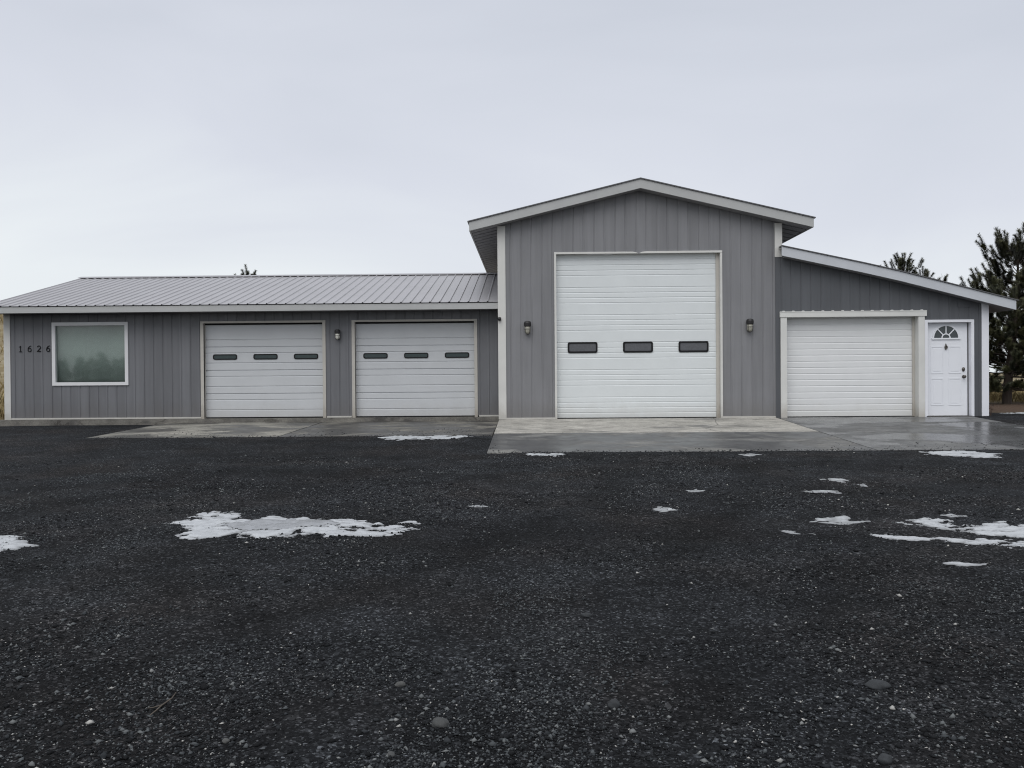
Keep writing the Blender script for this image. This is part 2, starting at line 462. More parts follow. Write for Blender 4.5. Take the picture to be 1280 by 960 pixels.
k = N('gravel_and_dry_soil')
ag = k.n('ShaderNodeAttribute', attribute_name='gravel').outputs['Fac']
al = k.n('ShaderNodeAttribute', attribute_name='litter').outputs['Fac']
P2 = k.pos((1, 1, 0.2))
sc1 = k.n('ShaderNodeSeparateColor'); k.set(sc1.inputs[0], k.voro(95, P2)); c1 = sc1.outputs[0]
sc2 = k.n('ShaderNodeSeparateColor'); k.set(sc2.inputs[0], k.voro(38, P2)); c2 = sc2.outputs[1]
big = k.rng(k.noise(.42, 5, .6, P2), .36, .66, 0, 1)           # stonier areas against packed fines
med = k.math('MULTIPLY', k.rng(k.noise(1.6, 6, .7, P2), .3, .7, .55, 1.5), k.rng(k.noise(1, 5, .6, k.pos((.16, .75, .2)), dist=.5), .3, .7, .62, 1.45))
s1 = k.ramp(c1, [(0, .004), (.5, .0085), (.78, .018), (.92, .050), (.98, .12), (1, .24)])
s2 = k.ramp(c2, [(0, .005), (.6, .011), (.86, .030), (.96, .09), (1, .20)])
base = k.mix(k.rng(big, 0, 1, .25, .62), k.mix(.5, (.0066, .0067, .0078), s1), k.mix(.42, s1, s2))
vm = k.n('ShaderNodeVectorMath', operation='SCALE'); k.set(vm.inputs[0], base); k.set(vm.inputs[3], k.math('MULTIPLY', med, k.rng(k.n('ShaderNodeAttribute', attribute_name='packed').outputs['Fac'], 0, 1, 1.10, .70)))
tint = k.mix(k.rng(k.noise(.7, 3, .5, P2), .45, .7, 0, 1), (.90, .97, 1.06), (1.04, .98, .97))
gcol = k.mix(1, vm.outputs[0], tint, 'MULTIPLY')
soil = k.ramp(k.noise(1, 6, .65, k.pos((.35, .10, 1.3))), [(.3, (.11, .085, .055)), (.5, (.22, .18, .105)), (.68, (.34, .31, .235))])
ned = k.ramp(k.noise(14, 5, .7), [(.25, (.045, .033, .025)), (.7, (.125, .085, .062))])
col = k.mix(al, k.mix(ag, soil, gcol), ned)
h1 = k.math('ADD', k.math('MULTIPLY', k.voro(95, P2, 'F1', 'Distance'), -.45), k.math('MULTIPLY', k.voro(38, P2, 'F1', 'Distance'), -.8))
nb = k.bump(k.math('ADD', h1, k.noise(60, 4, .7, P2)), .7, .012)
k.bsdf(col, .9, .10, nrm=nb)
M['ground'] = k.m
gr = np_mesh('ground', V, F, M['ground'], attr={'gravel': grav.ravel(), 'litter': lit.ravel(), 'packed': lan.ravel()}, smooth=True, nper=4)
tag(gr, 'dark wet gravel yard running back into dry ochre grassland', kind='structure')

# loose stones lying on the yard (nobody could count them): one object
def stones(n, seed):
    r = np.random.default_rng(seed)
    # even density per picture area would pile up near the lens; draw distance from a mild power law instead
    u = r.random(n)
    y = 2.9 + 10.6*u**1.55
    x = (r.random(n)-.5)*2*(.62*y + .5)
    dens = fbm(x*.55, y*.55, 4, 77) + .45*(fbm(x*2.2, y*2.2, 3, 91)-.5)
    keep = (r.random(n) < (sstep(.44, .66, dens)*.95+.05)*(1-.75*lane(x, y)))
    x, y = x[keep], y[keep]; n = len(x)
    s = .0030 + .0042*r.random(n)**2 + .012*r.random(n)**16 + .00028*np.maximum(y-4, 0)*r.random(n)
    return x, y, s, n, r
x, y, s, n, r = stones(230000, 5)
oc = np.array([(1,0,0),(-1,0,0),(0,1,0),(0,-1,0),(0,0,1),(0,0,-1)], float)
of = np.array([(0,2,4),(2,1,4),(1,3,4),(3,0,4)])            # the buried underside is left open to the soil
ofb = np.array([(2,0,5),(1,2,5),(3,1,5),(0,3,5)])
of = np.concatenate([of, ofb])
jit = oc[None]*(.72+.56*r.random((n, 6, 1))) + (r.random((n, 6, 3))-.5)*.55
ang = r.random(n)*2*PI
sxy = np.stack([s*(.9+.6*r.random(n)), s*(.7+.3*r.random(n)), s*(.45+.35*r.random(n))], 1)
v = jit*sxy[:, None, :]
ca, sa = np.cos(ang)[:, None], np.sin(ang)[:, None]
vx = v[..., 0]*ca - v[..., 1]*sa; vy = v[..., 0]*sa + v[..., 1]*ca
z0 = g_z(x, y)
vv = np.stack([vx + x[:, None], vy + y[:, None], v[..., 2] + z0[:, None] + s[:, None]*.22], 2).reshape(-1, 3)
ff = (of[None] + (np.arange(n)*6)[:, None, None]).reshape(-1, 3)
shade = np.repeat(np.clip(r.random(n)**1.8, 0, 1), 6)
M['stone'] = m_attr('loose_stone', [(0, (.009, .0095, .0105)), (.35, (.016, .0175, .0195)), (.62, (.040, .044, .048)), (.84, (.088, .096, .100)), (.965, (.17, .177, .176)), (1, (.42, .41, .385))], .8, .12)

def drift(n, seed):
    r = np.random.default_rng(seed)
    y = 3.0 + 9.5*r.random(n)**1.3
    x = (r.random(n)-.5)*2*(.62*y + .5)
    d = fbm(x*.9+40, y*.7, 4, 123)
    d = d + .35*(fbm(x*2.6, y*2.6, 3, 7)-.5)
    k_ = r.random(n) < (sstep(.53, .66, d) + .006)*(1-.8*lane(x, y))
    x, y = x[k_], y[k_]
    # a low windrow of paler stones pushed up along one wheel track
    wn_ = 260
    tt = r.random(wn_); xw = 1.9+1.9*tt+.05*r.normal(size=wn_); yw = 6.05-.5*tt+.07*r.normal(size=wn_)
    x = np.concatenate([x, xw]); y = np.concatenate([y, yw])
    return x, y, .0035+.006*r.random(len(x))**2+.0003*y, len(x), r
x, y, s, n, r = drift(90000, 9)
jit = oc[None]*(.72+.56*r.random((n, 6, 1))) + (r.random((n, 6, 3))-.5)*.55
ang = r.random(n)*2*PI
v = jit*np.stack([s*(.9+.6*r.random(n)), s*(.7+.3*r.random(n)), s*(.45+.35*r.random(n))], 1)[:, None, :]
ca, sa = np.cos(ang)[:, None], np.sin(ang)[:, None]
v2 = np.stack([v[..., 0]*ca - v[..., 1]*sa + x[:, None], v[..., 0]*sa + v[..., 1]*ca + y[:, None], v[..., 2] + g_z(x, y)[:, None] + s[:, None]*.25], 2).reshape(-1, 3)
_n0 = n
ff = np.concatenate([ff, (of[None] + (np.arange(n)*6)[:, None, None]).reshape(-1, 3) + len(vv)])
shade = np.concatenate([shade, np.repeat(.42+.50*r.random(n)**1.3, 6)])
def spill(n, x0, x1, yf, zf, seed, reach):
    r = np.random.default_rng(seed)
    x = x0+(x1-x0)*r.random(n)
    d = reach*(r.random(n)**3.2)*(.25+1.5*sstep(.35, .7, fbm(x*1.3, x*0+seed, 3, seed)))
    y = yf - .05 + d
    s = .004+.009*r.random(n)**3
    j = oc[None]*(.72+.56*r.random((n, 6, 1)))*np.stack([s*1.4, s, s*.6], 1)[:, None, :]
    v = np.stack([j[..., 0]+x[:, None], j[..., 1]+y[:, None], j[..., 2]+(zf(x, y)+s*.25)[:, None]], 2).reshape(-1, 3)
    return v, np.repeat(.2+.5*r.random(n), 6), n
for a_ in ((1100, -.65, 5.3, 13.75, lambda x, y: -.043*(19.5-y)+.006, 31, .9), (420, 5.4, 9.6, 13.78, lambda x, y: -.043*(19.5-y)+.004, 32, .6), (900, -8.2, -.72, 16.26, lambda x, y: -.056-.0235*(19.9-y), 33, 1.0)):
    v3, sh3, n3 = spill(*a_)
    ff = np.concatenate([ff, (of[None] + (np.arange(n3)*6)[:, None, None]).reshape(-1, 3) + len(vv) + len(v2)])
    v2 = np.concatenate([v2, v3]); shade = np.concatenate([shade, sh3])
vv = np.concatenate([vv, v2])
st = np_mesh('gravel', vv, ff, M['stone'], attr={'shade': shade})
tag(st, 'loose dark grey gravel stones strewn across the yard', 'gravel', kind='stuff')

# ------------------------------------------------------------------ rocks one can pick out
def rock(x, y, w, h, d, rz, shade, label, seed, squash=.5):
    r = np.random.default_rng(seed)
    bm = bmesh.new(); bmesh.ops.create_icosphere(bm, subdivisions=3, radius=1)
    ph = r.random(6)*6
    for v in bm.verts:
        p = v.co
        f = 1 + .10*math.sin(2.3*p.x+ph[0]) + .09*math.sin(2.9*p.y+ph[1]) + .06*math.sin(5*p.z+4*p.x+ph[2]) + .03*math.sin(9*p.y+7*p.x+ph[3])
        q = Vector((p.x*w/2*f, p.y*d/2*f, max(p.z, -.6)*h/2*f))
        v.co = Matrix.Rotation(rz, 3, 'Z') @ q + Vector((x, y, float(g_z(x, y)) + h*.16))
    o = obj('rock', bm, M['rock_%s' % shade], smooth=True)
    return tag(o, label, 'rock', 'larger rocks lying in the gravel')
def m_rock(name, c):
    k = N(name)
    f = k.rng(k.noise(55, 5, .7), .3, .7, .75, 1.25)
    vm = k.n('ShaderNodeVectorMath', operation='SCALE'); vm.inputs[0].default_value = c; k.set(vm.inputs[3], f)
    return k.bsdf(vm.outputs[0], .8, .25, nrm=k.bump(k.noise(90, 4, .7), .4, .004))
M['rock_grey'] = m_rock('grey_rock', (.060, .062, .062)); M['rock_dark'] = m_rock('dark_rock', (.035, .038, .041)); M['rock_pale'] = m_rock('pale_rock', (.078, .079, .077))
rock(-.37, 3.57, .078, .046, .056, -.2, 'grey', 'smooth oval grey rock on gravel, the palest large rock at bottom centre', 1)
rock(1.55, 3.99, .112, .040, .085, .1, 'dark', 'wide flat dark slab-like rock on gravel below the right garage door', 2)
rock(.35, 3.80, .056, .046, .05, .5, 'dark', 'rounded dark rock on gravel below the tall garage door', 3)
rock(-.6, 4.0, .046, .03, .04, .3, 'pale', 'small pale rock on gravel just behind the smooth oval rock', 4)
rock(1.30, 3.28, .062, .046, .05, .9, 'dark', 'lumpy dark rock at the bottom edge of the yard', 5)
rock(.32, 5.09, .060, .03, .05, 0, 'dark', 'low dark rock in mid yard, farthest rock from the viewer', 6)
rock(-1.18, 3.38, .03, .022, .026, .4, 'pale', 'tiny pale pointed rock on gravel at lower left', 7)
rock(-.53, 3.3, .036, .024, .03, 1.2, 'grey', 'little flat grey rock in front of the smooth oval rock', 8)

bm = bmesh.new()
tw = [(-1.585, 3.63), (-1.575, 3.67), (-1.57, 3.72), (-1.555, 3.78), (-1.56, 3.84)]
tube(bm, [(a, b, float(g_z(a, b))+.012) for a, b in tw], [.0022, .003, .003, .0025, .0015], 6)
tube(bm, [(-1.57, 3.72, float(g_z(-1.57, 3.72))+.012), (-1.60, 3.70, float(g_z(-1.6, 3.7))+.01), (-1.63, 3.70, float(g_z(-1.63, 3.7))+.008)], [.0025, .002, .001], 6)
M['twig'] = m_plain('dry_twig', (.085, .07, .055), .8)
tag(obj('twig', bm, M['twig']), 'thin bent dry twig lying on the gravel', 'twig')

# ------------------------------------------------------------------ snow patches
k = N('old_snow')
dep = k.n('ShaderNodeAttribute', attribute_name='depth').outputs['Fac']          # how thick the snow lies here
c = k.ramp(k.noise(9, 5, .7), [(.25, (.32, .335, .35)), (.6, (.47, .488, .505))])
d2 = k.math('ADD', dep, k.math('MULTIPLY', k.math('SUBTRACT', k.noise(30, 4, .7), .5), .05))
c = k.mix(k.rng(d2, .0, .075, 1, 0), c, (.17, .175, .18))                        # thin slush lets the gravel darken it
specks = k.rng(k.noise(26, 5, .75), .60, .68, 0, .6)
c = k.mix(specks, c, (.12, .12, .125))
k.bsdf(c, .5, .35, nrm=k.bump(k.noise(45, 5, .7), .5, .01))
M['snow'] = k.m
k = N('wet_ice'); c = k.ramp(k.noise(12, 5, .7), [(.3, (.20, .208, .218)), (.7, (.31, .32, .333))])
k.bsdf(c, k.rng(k.noise(8, 3), .3, .7, .12, .4), .5, nrm=k.bump(k.noise(30, 4), .2, .006)); M['ice'] = k.m

def sdist(px, py, poly):
    d = np.full(px.shape, 1e9); ins = np.zeros(px.shape, bool); n = len(poly)
    for i in range(n):
        ax, ay = poly[i]; bx, by = poly[(i+1) % n]
        ex, ey = bx-ax, by-ay
        tt = np.clip(((px-ax)*ex+(py-ay)*ey)/(ex*ex+ey*ey+1e-12), 0, 1)
        d = np.minimum(d, np.hypot(px-ax-tt*ex, py-ay-tt*ey))
        cr = ((ay > py) != (by > py)) & (px < (bx-ax)*(py-ay)/(by-ay+1e-12)+ax)
        ins ^= cr
    return np.where(ins, d, -d)

def snow(poly, label, seed, hmax=.022, amp=.13, dx=None, name='snow_patch', mat='snow', parent=None, lift=0, k0=.16, bias=0, cap=.10):
    P = np.array(poly); lo = P.min(0)-.14; hi = P.max(0)+.14
    dist = P[:, 1].mean()
    dx = dx or max(.006, dist*.0011); dy = dx*2.0
    ax = np.arange(lo[0], hi[0], dx); ay = np.arange(lo[1], hi[1], dy)
    A, B = np.meshgrid(ax, ay)
    size = min(hi[0]-lo[0], hi[1]-lo[1])-.28
    amp = min(amp, size*.55)
    f = np.minimum(sdist(A, B, poly), cap) + bias
    f = f + (fbm(A*4.0, B*5, 5, seed)-.5)*amp*3.2 + (fbm(A*11, B*17, 5, seed+7)-.5)*amp*3.4 + (fbm(A*50, B*55, 2, seed+9)-.5)*amp*.5
    h = np.clip(f*k0-.003, -.03, hmax) + (fbm(A*16, B*16, 4, seed+3)-.5)*min(.014, hmax*1.4)
    zz = g_z(A, B) + .002 + h + lift
    keepv = f > -.035
    nyy, nxx = A.shape
    J = np.arange(A.size).reshape(A.shape)
    q = keepv[:-1, :-1] & keepv[1:, :-1] & keepv[:-1, 1:] & keepv[1:, 1:]
    fc = np.stack([J[:-1, :-1][q], J[:-1, 1:][q], J[1:, 1:][q], J[1:, :-1][q]], 1)
    used = np.unique(fc); remap = np.full(A.size, -1); remap[used] = np.arange(len(used))
    vs = np.stack([A.ravel(), B.ravel(), zz.ravel()], 1)[used]
    o = np_mesh(name, vs, remap[fc], M[mat], parent=parent, attr={'depth': f.ravel()[used]}, smooth=True, nper=4)
    if parent is None: tag(o, label, 'snow patch', 'patches of old snow on the yard')
    return o

PATCH = [
 ([(-3.36,8.07),(-3.25,8.23),(-3.21,8.61),(-2.95,8.43),(-2.8,8.09),(-2.61,7.99),(-2.48,8.25),(-2.07,8.2),(-1.77,8.2),(-1.51,7.91),(-1.23,7.96),(-1.07,7.75),(-1.23,7.47),(-1.52,7.31),(-1.85,7.49),(-2.04,7.41),(-2.56,7.34),(-2.97,7.38),(-3.07,7.71)],
  'largest ragged snow patch on the gravel, with a grey icy centre', 1),
 ([(-4.28,6.74),(-4.52,7.22),(-4.48,7.38),(-4.3,7.31),(-4.06,7.14),(-4.14,7.02),(-4.2,6.91)], 'smooth white snow patch cut off by the left edge of the photo', 2),
 ([(-2.77,16.02),(-2.38,16.19),(-1.92,16.03),(-1.5,16.2),(-1.09,16.18),(-1.24,15.68),(-1.73,15.58),(-2.28,15.49),(-2.61,15.75)], 'long white snow strip along the concrete in front of the second small garage door', 3),
 ([(-.09,13.48),(.46,13.62),(.64,13.4),(.44,13.13),(.03,13.2)], 'thin snow strip at the left front edge of the tall door concrete', 4),
 ([(3.08,13.35),(3.34,13.45),(3.44,13.25),(3.19,13.04)], 'tiny snow sliver at the concrete edge below the right wall lamp', 5),
 ([(5.96,13.5),(6.6,13.62),(6.87,13.15),(6.54,12.66),(6.19,12.88),(5.89,13.1)], 'bright white snow patch against the concrete in front of the entry door', 6),
 ([(3.40,10.72),(3.7,10.68),(3.98,10.33),(3.85,10.18),(3.7,10.38)], 'thin slanting snow streak behind the small lens-shaped snow patch', 7),
 ([(2.98,9.85),(3.28,9.96),(3.46,9.77),(3.26,9.64),(3.03,9.73)], 'small lens-shaped solid snow patch in mid yard below the right garage door', 8),
 ([(1.67,10.05),(1.89,10.13),(2.0,9.94),(1.8,9.89)], 'faint thin snow scrap below the right side of the tall door', 9),
 ([(1.16,8.67),(1.29,8.71),(1.4,8.53),(1.27,8.46)], 'small broken snow scrap in mid yard nearest the tall door centre line', 10),
 ([(2.48,7.96),(2.61,8.16),(2.9,8.23),(2.87,8.03),(3.04,7.99),(2.86,7.84),(2.71,7.81),(2.64,7.92)], 'ragged lumpy snow patch left of the two long snow streaks', 11),
 ([(2.1,7.5),(2.29,7.57),(2.35,7.45),(2.21,7.4)], 'short snow scrap just left of the lower long snow streak', 12),
 ([(3.3,8.02),(3.44,8.06),(3.78,7.86),(4.08,7.82),(4.3,7.62),(4.45,7.3),(4.18,7.18),(3.87,7.34),(3.74,7.45),(3.52,7.61),(3.4,7.79)], 'upper and wider of the two long snow streaks at the right edge', 13),
 ([(2.85,7.37),(3.06,7.35),(3.28,7.26),(3.63,7.2),(4.04,7.04),(4.3,6.95),(4.2,6.78),(3.96,6.84),(3.58,6.92),(3.26,7.01),(3.22,7.12),(2.97,7.22)], 'lower and narrower of the two long snow streaks at the right edge', 14),
 ([(3.8,8.27),(3.94,8.35),(3.99,8.2),(3.84,8.15)], 'small snow scrap just above the upper long snow streak', 15),
 ([(2.91,6.27),(3.06,6.33),(3.2,6.26),(3.03,6.19)], 'dull grey snow scrap below the long snow streaks, nearest the viewer', 16),
 ([(-.63,8.86),(-.55,8.97),(-.45,8.9),(-.54,8.76)], 'lone snow scrap in mid yard right of the largest snow patch', 17),
 ([(11.0,20.9),(11.5,21.2),(12.6,21.2),(12.6,20.8),(11.6,20.6),(11.1,20.6)], 'strip of snow on the ground under the pine beyond the right corner', 18),
]
for poly, lab, sd_ in PATCH:
    if sd_ == 1: poly = [(a+.09, b) for a, b in poly]
    small = max(p[0] for p in poly)-min(p[0] for p in poly) < .6
    o = snow(poly, lab, sd_*31, hmax=.004 if small else .009, amp=.045 if small else .11, bias={2: .05, 12: .008, 17: .004, 4: -.03, 5: -.002, 9: -.018, 10: -.022, 13: -.012, 14: 0}.get(sd_, -.012 if small else .014), cap=.035 if small else .07)
    if sd_ == 1:
        snow([(-2.68,7.84),(-2.5,8.02),(-2.2,8.06),(-1.85,7.94),(-1.72,7.78),(-1.9,7.66),(-2.28,7.58),(-2.58,7.66)], '', 500, name='ice', mat='ice', parent=o, hmax=.004, lift=.017, amp=.05)

# ------------------------------------------------------------------ concrete aprons (structure)
SL = .043
def slab(name, x0, x1, y0, y1, mat, label, dz=0.0, top=None):
    bm = bmesh.new()
    nxx = max(2, int((x1-x0)/.35)); nyy = max(2, int((y1-y0)/.35))
    f = top or (lambda x, y: -SL*(19.5-y)+dz)
    grid = [[bm.verts.new((x0+(x1-x0)*i/nxx, y0+(y1-y0)*j/nyy, f(x0+(x1-x0)*i/nxx, y0+(y1-y0)*j/nyy))) for i in range(nxx+1)] for j in range(nyy+1)]
    for j in range(nyy):
        for i in range(nxx): bm.faces.new((grid[j][i], grid[j][i+1], grid[j+1][i+1], grid[j+1][i]))
    rim = [grid[0][i] for i in range(nxx+1)] + [grid[j][nxx] for j in range(1, nyy+1)] + [grid[nyy][i] for i in range(nxx-1, -1, -1)] + [grid[j][0] for j in range(nyy-1, 0, -1)]
    low = [bm.verts.new((v.co.x, v.co.y, v.co.z-.13)) for v in rim]
    n = len(rim)
    for i in range(n): bm.faces.new((rim[i], low[i], low[(i+1) % n], rim[(i+1) % n]))
    bm.faces.new(low[::-1])
    o = obj(name, bm, mat)
    return tag(o, label, kind='structure')
slab('concrete_apron', -.67, 5.345, 16.52, 19.40, M['slab_dry'], 'pale dry inner concrete slab at the tall garage door', .008)
slab('concrete_apron', -.67, 5.345, 13.75, 16.508, M['slab_damp'], 'damp dark outer concrete slab before the tall garage door', .006)
slab('concrete_apron', 5.372, 9.70, 13.78, 19.40, M['slab_wet'], 'wet grey concrete slab before the right garage and entry door', .004)
lt = lambda x, y: -.056 - .0235*(19.9-y)
slab('concrete_apron', -8.25, -4.685, 16.28, 19.895, M['slab_left'], 'pale stained concrete slab before the first small garage door', top=lt)
slab('concrete_apron', -4.655, -.70, 16.25, 19.895, M['slab_left_dark'], 'dark stained concrete slab before the second small garage door', top=lt)

# ------------------------------------------------------------------ THE BUILDING
B = thing('garage_building', 'long low grey metal garage building with a tall central gable bay', 'building', (0, 19.4, 0))

def siding(bm, u0, u1, z0, top, openings, pitch, phase, place, g=.016, depth=.010, extra=()):
    """grooved sheet. place(u, inset, z) -> world point; top(u) wall height; openings [(ua,ub,za,zb)]"""
    pts = {round(u0, 4), round(u1, 4)}
    prof_u, prof_d = [u0-1], [0]
    u = phase
    while u < u1:
        if u > u0+.02 and u < u1-.02:
            for du, dd in ((-g, 0), (-g*.45, depth), (g*.45, depth), (g, 0)):
                prof_u.append(u+du); prof_d.append(dd); pts.add(round(u+du, 4))
        u += pitch
    prof_u.append(u1+1); prof_d.append(0)
    for a, b, _, _ in openings: pts.add(round(a, 4)); pts.add(round(b, 4))
    for q in extra: pts.add(round(q, 4))
    pts = sorted(p for p in pts if u0-1e-6 <= p <= u1+1e-6)
    for a, b in zip(pts, pts[1:]):
        if b-a < 1e-4: continue
        mid = (a+b)/2
        da, db = np.interp(a, prof_u, prof_d), np.interp(b, prof_u, prof_d)
        cuts = sorted((za, zb) for ua, ub, za, zb in openings if ua < mid < ub)
        zc = z0; segs = []
        for za, zb in cuts:
            if za > zc: segs.append((zc, zc, za, za))
            zc = zb
        segs.append((zc, zc, top(a), top(b)))
        for s0, s1, t0, t1 in segs:
            if t0-s0 < 1e-4 and t1-s1 < 1e-4: continue
            bm.faces.new([bm.verts.new(place(*p)) for p in ((a, da, s0), (b, db, s1), (b, db, t1), (a, da, t0))])
    return bm

def wall_obj(sheets, mat, label):
    """sheets: list of argument tuples; solidified to real thickness"""
    bm = bmesh.new()
    for a in sheets: siding(bm, *a[0], **(a[1] if len(a) > 1 else {}))
    bmesh.ops.remove_doubles(bm, verts=bm.verts, dist=.0005)
    o = obj('wall', bm, mat, B)
    md = o.modifiers.new('thickness', 'SOLIDIFY'); md.thickness = .05; md.offset = -1
    if label: o['label'] = label
    return o

YL, YM, YR = 20.0, 19.4, 19.385
# left wing ----------------------------------------------------------------
LX0, LX1 = -11.97, -.66
LZ = .06
eave_z = lambda y: 2.59 - .03 + .25*(min(y, 48-y)-19.5)       # underside line of the roof
front = lambda u, d, z: (u, YL+d, z)
ltop = lambda u: eave_z(YL)-.02
open_l = [(-10.86, -9.15, .835, 2.225), (-7.40, -4.66, -1, 2.20), (-3.95, -1.22, -1, 2.20)]
gab = lambda u: eave_z(u)-.02
wall_obj([
  ((LX0, LX1, LZ, ltop, open_l, .2125, LX0+.235, front),),
  ((20.0, 28.0, LZ, gab, [], .2125, 20.15, lambda u, d, z: (LX0+d, 48-u, z)), dict(extra=(24.0,))),
  ((LX0, LX1, LZ, ltop, [], .2125, LX0+.2, lambda u, d, z: (LX0+LX1-u, 28-d, z)),),
], M['siding_left'], 'long low wall of the left wing')
# central bay ----------------------------------------------------------------
MX0, MX1, MC = -.66, 5.49, 2.415
mz = lambda u: 4.285 + .2385*(3.695-abs(u-MC)) - .19
YB = 30.0
wall_obj([
  ((MX0, MX1, 0.0, mz, [(.60, 4.17, -1, 3.60)], .2286, MX0+.26, lambda u, d, z: (u, YM+d, z)), dict(extra=(MC,), depth=.009, g=.020)),
  ((YM, YB, 0.0, lambda u: mz(MX0), [], .2286, YM+.2, lambda u, d, z: (MX0+d, YM+YB-u, z)),),
  ((YM, YB, 0.0, lambda u: mz(MX1), [], .2286, YM+.2, lambda u, d, z: (MX1-d, u, z)),),
  ((MX0, MX1, 0.0, mz, [], .2286, MX0+.2, lambda u, d, z: (MX0+MX1-u, YB-d, z)), dict(extra=(MC,))),
], M['siding_main'], 'tall grey gable wall of the central bay')
# right lean-to ----------------------------------------------------------------
RX0, RX1 = 5.36, 9.92
rprof_x = [5.42, 7.17, 7.93, 10.39]; rprof_z = [3.69, 3.305, 3.125, 2.48]
rtop = lambda u: float(np.interp(u, rprof_x, rprof_z)) - .06
YRB = 27.0
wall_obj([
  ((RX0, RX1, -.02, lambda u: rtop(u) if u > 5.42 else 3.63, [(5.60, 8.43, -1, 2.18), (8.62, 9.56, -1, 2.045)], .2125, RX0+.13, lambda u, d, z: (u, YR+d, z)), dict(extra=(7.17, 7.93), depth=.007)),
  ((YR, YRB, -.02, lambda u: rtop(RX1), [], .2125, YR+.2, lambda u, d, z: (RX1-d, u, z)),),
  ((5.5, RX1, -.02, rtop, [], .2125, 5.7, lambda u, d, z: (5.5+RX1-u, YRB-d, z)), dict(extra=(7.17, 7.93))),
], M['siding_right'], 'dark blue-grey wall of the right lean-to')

# footings
bm = bmesh.new(); box(bm, LX0-.16, LX1-.02, YL-.10, 28.02, -.2, LZ-.028); obj('footing', bm, M['footing'], B, .008)
bm = bmesh.new(); box(bm, MX0+.02, MX1-.15, YM+.03, YB-.02, -.3, -.02)
obj('footing', bm, M['footing'], B)
bm = bmesh.new(); box(bm, MX1-.13, RX1+.04, YR+.03, YRB+.02, -.3, -.022); obj('footing', bm, M['footing'], B)

# thin light flashing at the foot of the walls
def trimbox(name, mat, *b, bevel=.004, parent=None, label=None):
    bm = bmesh.new(); box(bm, *b)
    o = obj(name, bm, mat, parent or B, bevel)
    if label: o['label'] = label
    return o
for a, b in ((LX0+.13, -7.475), (-4.60, -4.035), (-1.145, -.68)):
    trimbox('base_trim', M['trim'], a, b, YL-.025, YL+.01, LZ-.022, LZ+.012)
for a, b in ((-.51, .555), (4.21, 5.355)):
    trimbox('base_trim', M['trim'], a, b, YM-.022, YM+.012, .002, .034)

# corner boards
def corner(x0, x1, y, z0, z1, mat=None, ret=.09, side=-1):
    bm = bmesh.new()
    xo = x0 if side < 0 else x1
    xi = x0 + .018 if side < 0 else x1 - .018
    poly = [(x0, y-.02), (x1, y-.02), (x1, y+.004), (xi, y+.004), (xi, y+ret), (xo, y+ret)] if side < 0 else \
           [(x0, y-.02), (x1, y-.02), (x1, y+ret), (xi, y+ret), (xi, y+.004), (x0, y+.004)]
    prism_z(bm, poly, z0, z1)
    bmesh.ops.recalc_face_normals(bm, faces=bm.faces)
    return obj('corner_trim', bm, mat or M['trim'], B, .003)
corner(LX0-.022, LX0+.125, YL, LZ-.025, eave_z(YL)-.03)
corner(MX0-.022, MX0+.15, YM, .002, 4.228)
corner(5.35, MX1+.02, YM, 3.49, 4.228, side=1)
corner(9.79, RX1+.02, YR, -.02, rtop(9.85)-.0, M['entry_casing'], side=1)

# roofs ----------------------------------------------------------------
# left wing: ribbed metal sheets, both slopes as one roof, closed underside
def rib_roof():
    bm = bmesh.new()
    pitch, x0, x1 = .2125, -12.22, -.665
    prof = []; x = x0
    prof.append((x0, 0))
    xr = x0+.05
    while xr < x1-.03:
        prof += [(xr-.020, 0), (xr-.009, .02), (xr+.009, .02), (xr+.020, 0)]
        xr += pitch
    prof.append((x1, 0))
    nrm = Vector((0, -.25, 1)).normalized()
    def row(y, sgn, lift):
        z = 2.59 + .25*(min(y, 48-y)-19.5)
        return [bm.verts.new((x, y + (-.2425*(h) if sgn > 0 else .2425*h), z + .97*h + lift)) for x, h in prof]
    a, b, c = row(19.47, 1, 0), row(24.0, 1, 0), row(28.53, -1, 0)
    bt = [bm.verts.new((v.co.x, v.co.y, v.co.z-h*.97-.02)) for v, (x, h) in zip(a, prof)]
    for i in range(len(prof)-1):
        bm.faces.new((a[i], a[i+1], b[i+1], b[i])); bm.faces.new((b[i], b[i+1], c[i+1], c[i]))
    # underside deck and closed ends
    q = [(19.50, -.025), (24.0, -.025), (28.50, -.025)]
    lo = [[bm.verts.new((xx, yy, 2.59+.25*(min(yy, 48-yy)-19.5)+dz)) for yy, dz in q] for xx in (x0, x1)]
    for i in range(2): bm.faces.new((lo[0][i], lo[0][i+1], lo[1][i+1], lo[1][i]))
    for e_, L in ((0, lo[0]), (-1, lo[1])):
        bm.faces.new((a[e_], b[e_], L[1], L[0])); bm.faces.new((b[e_], c[e_], L[2], L[1]))
    for i in range(len(prof)-1): 
        pass
    return bm
rl = obj('roof', rib_roof(), M['roof_metal'], B)
rl['label'] = 'pale ribbed metal roof of the low left wing'
bm = bmesh.new()
rz = 2.59+.25*4.5
prism_x(bm, [(23.82, rz-.022), (24.0, rz+.028), (24.18, rz-.022), (24.18, rz-.012+.012), (24.0, rz+.040), (23.82, rz-.008)], -12.24, -.67)
bmesh.ops.recalc_face_normals(bm, faces=bm.faces)
obj('ridge_cap', bm, M['roof_metal'], rl)
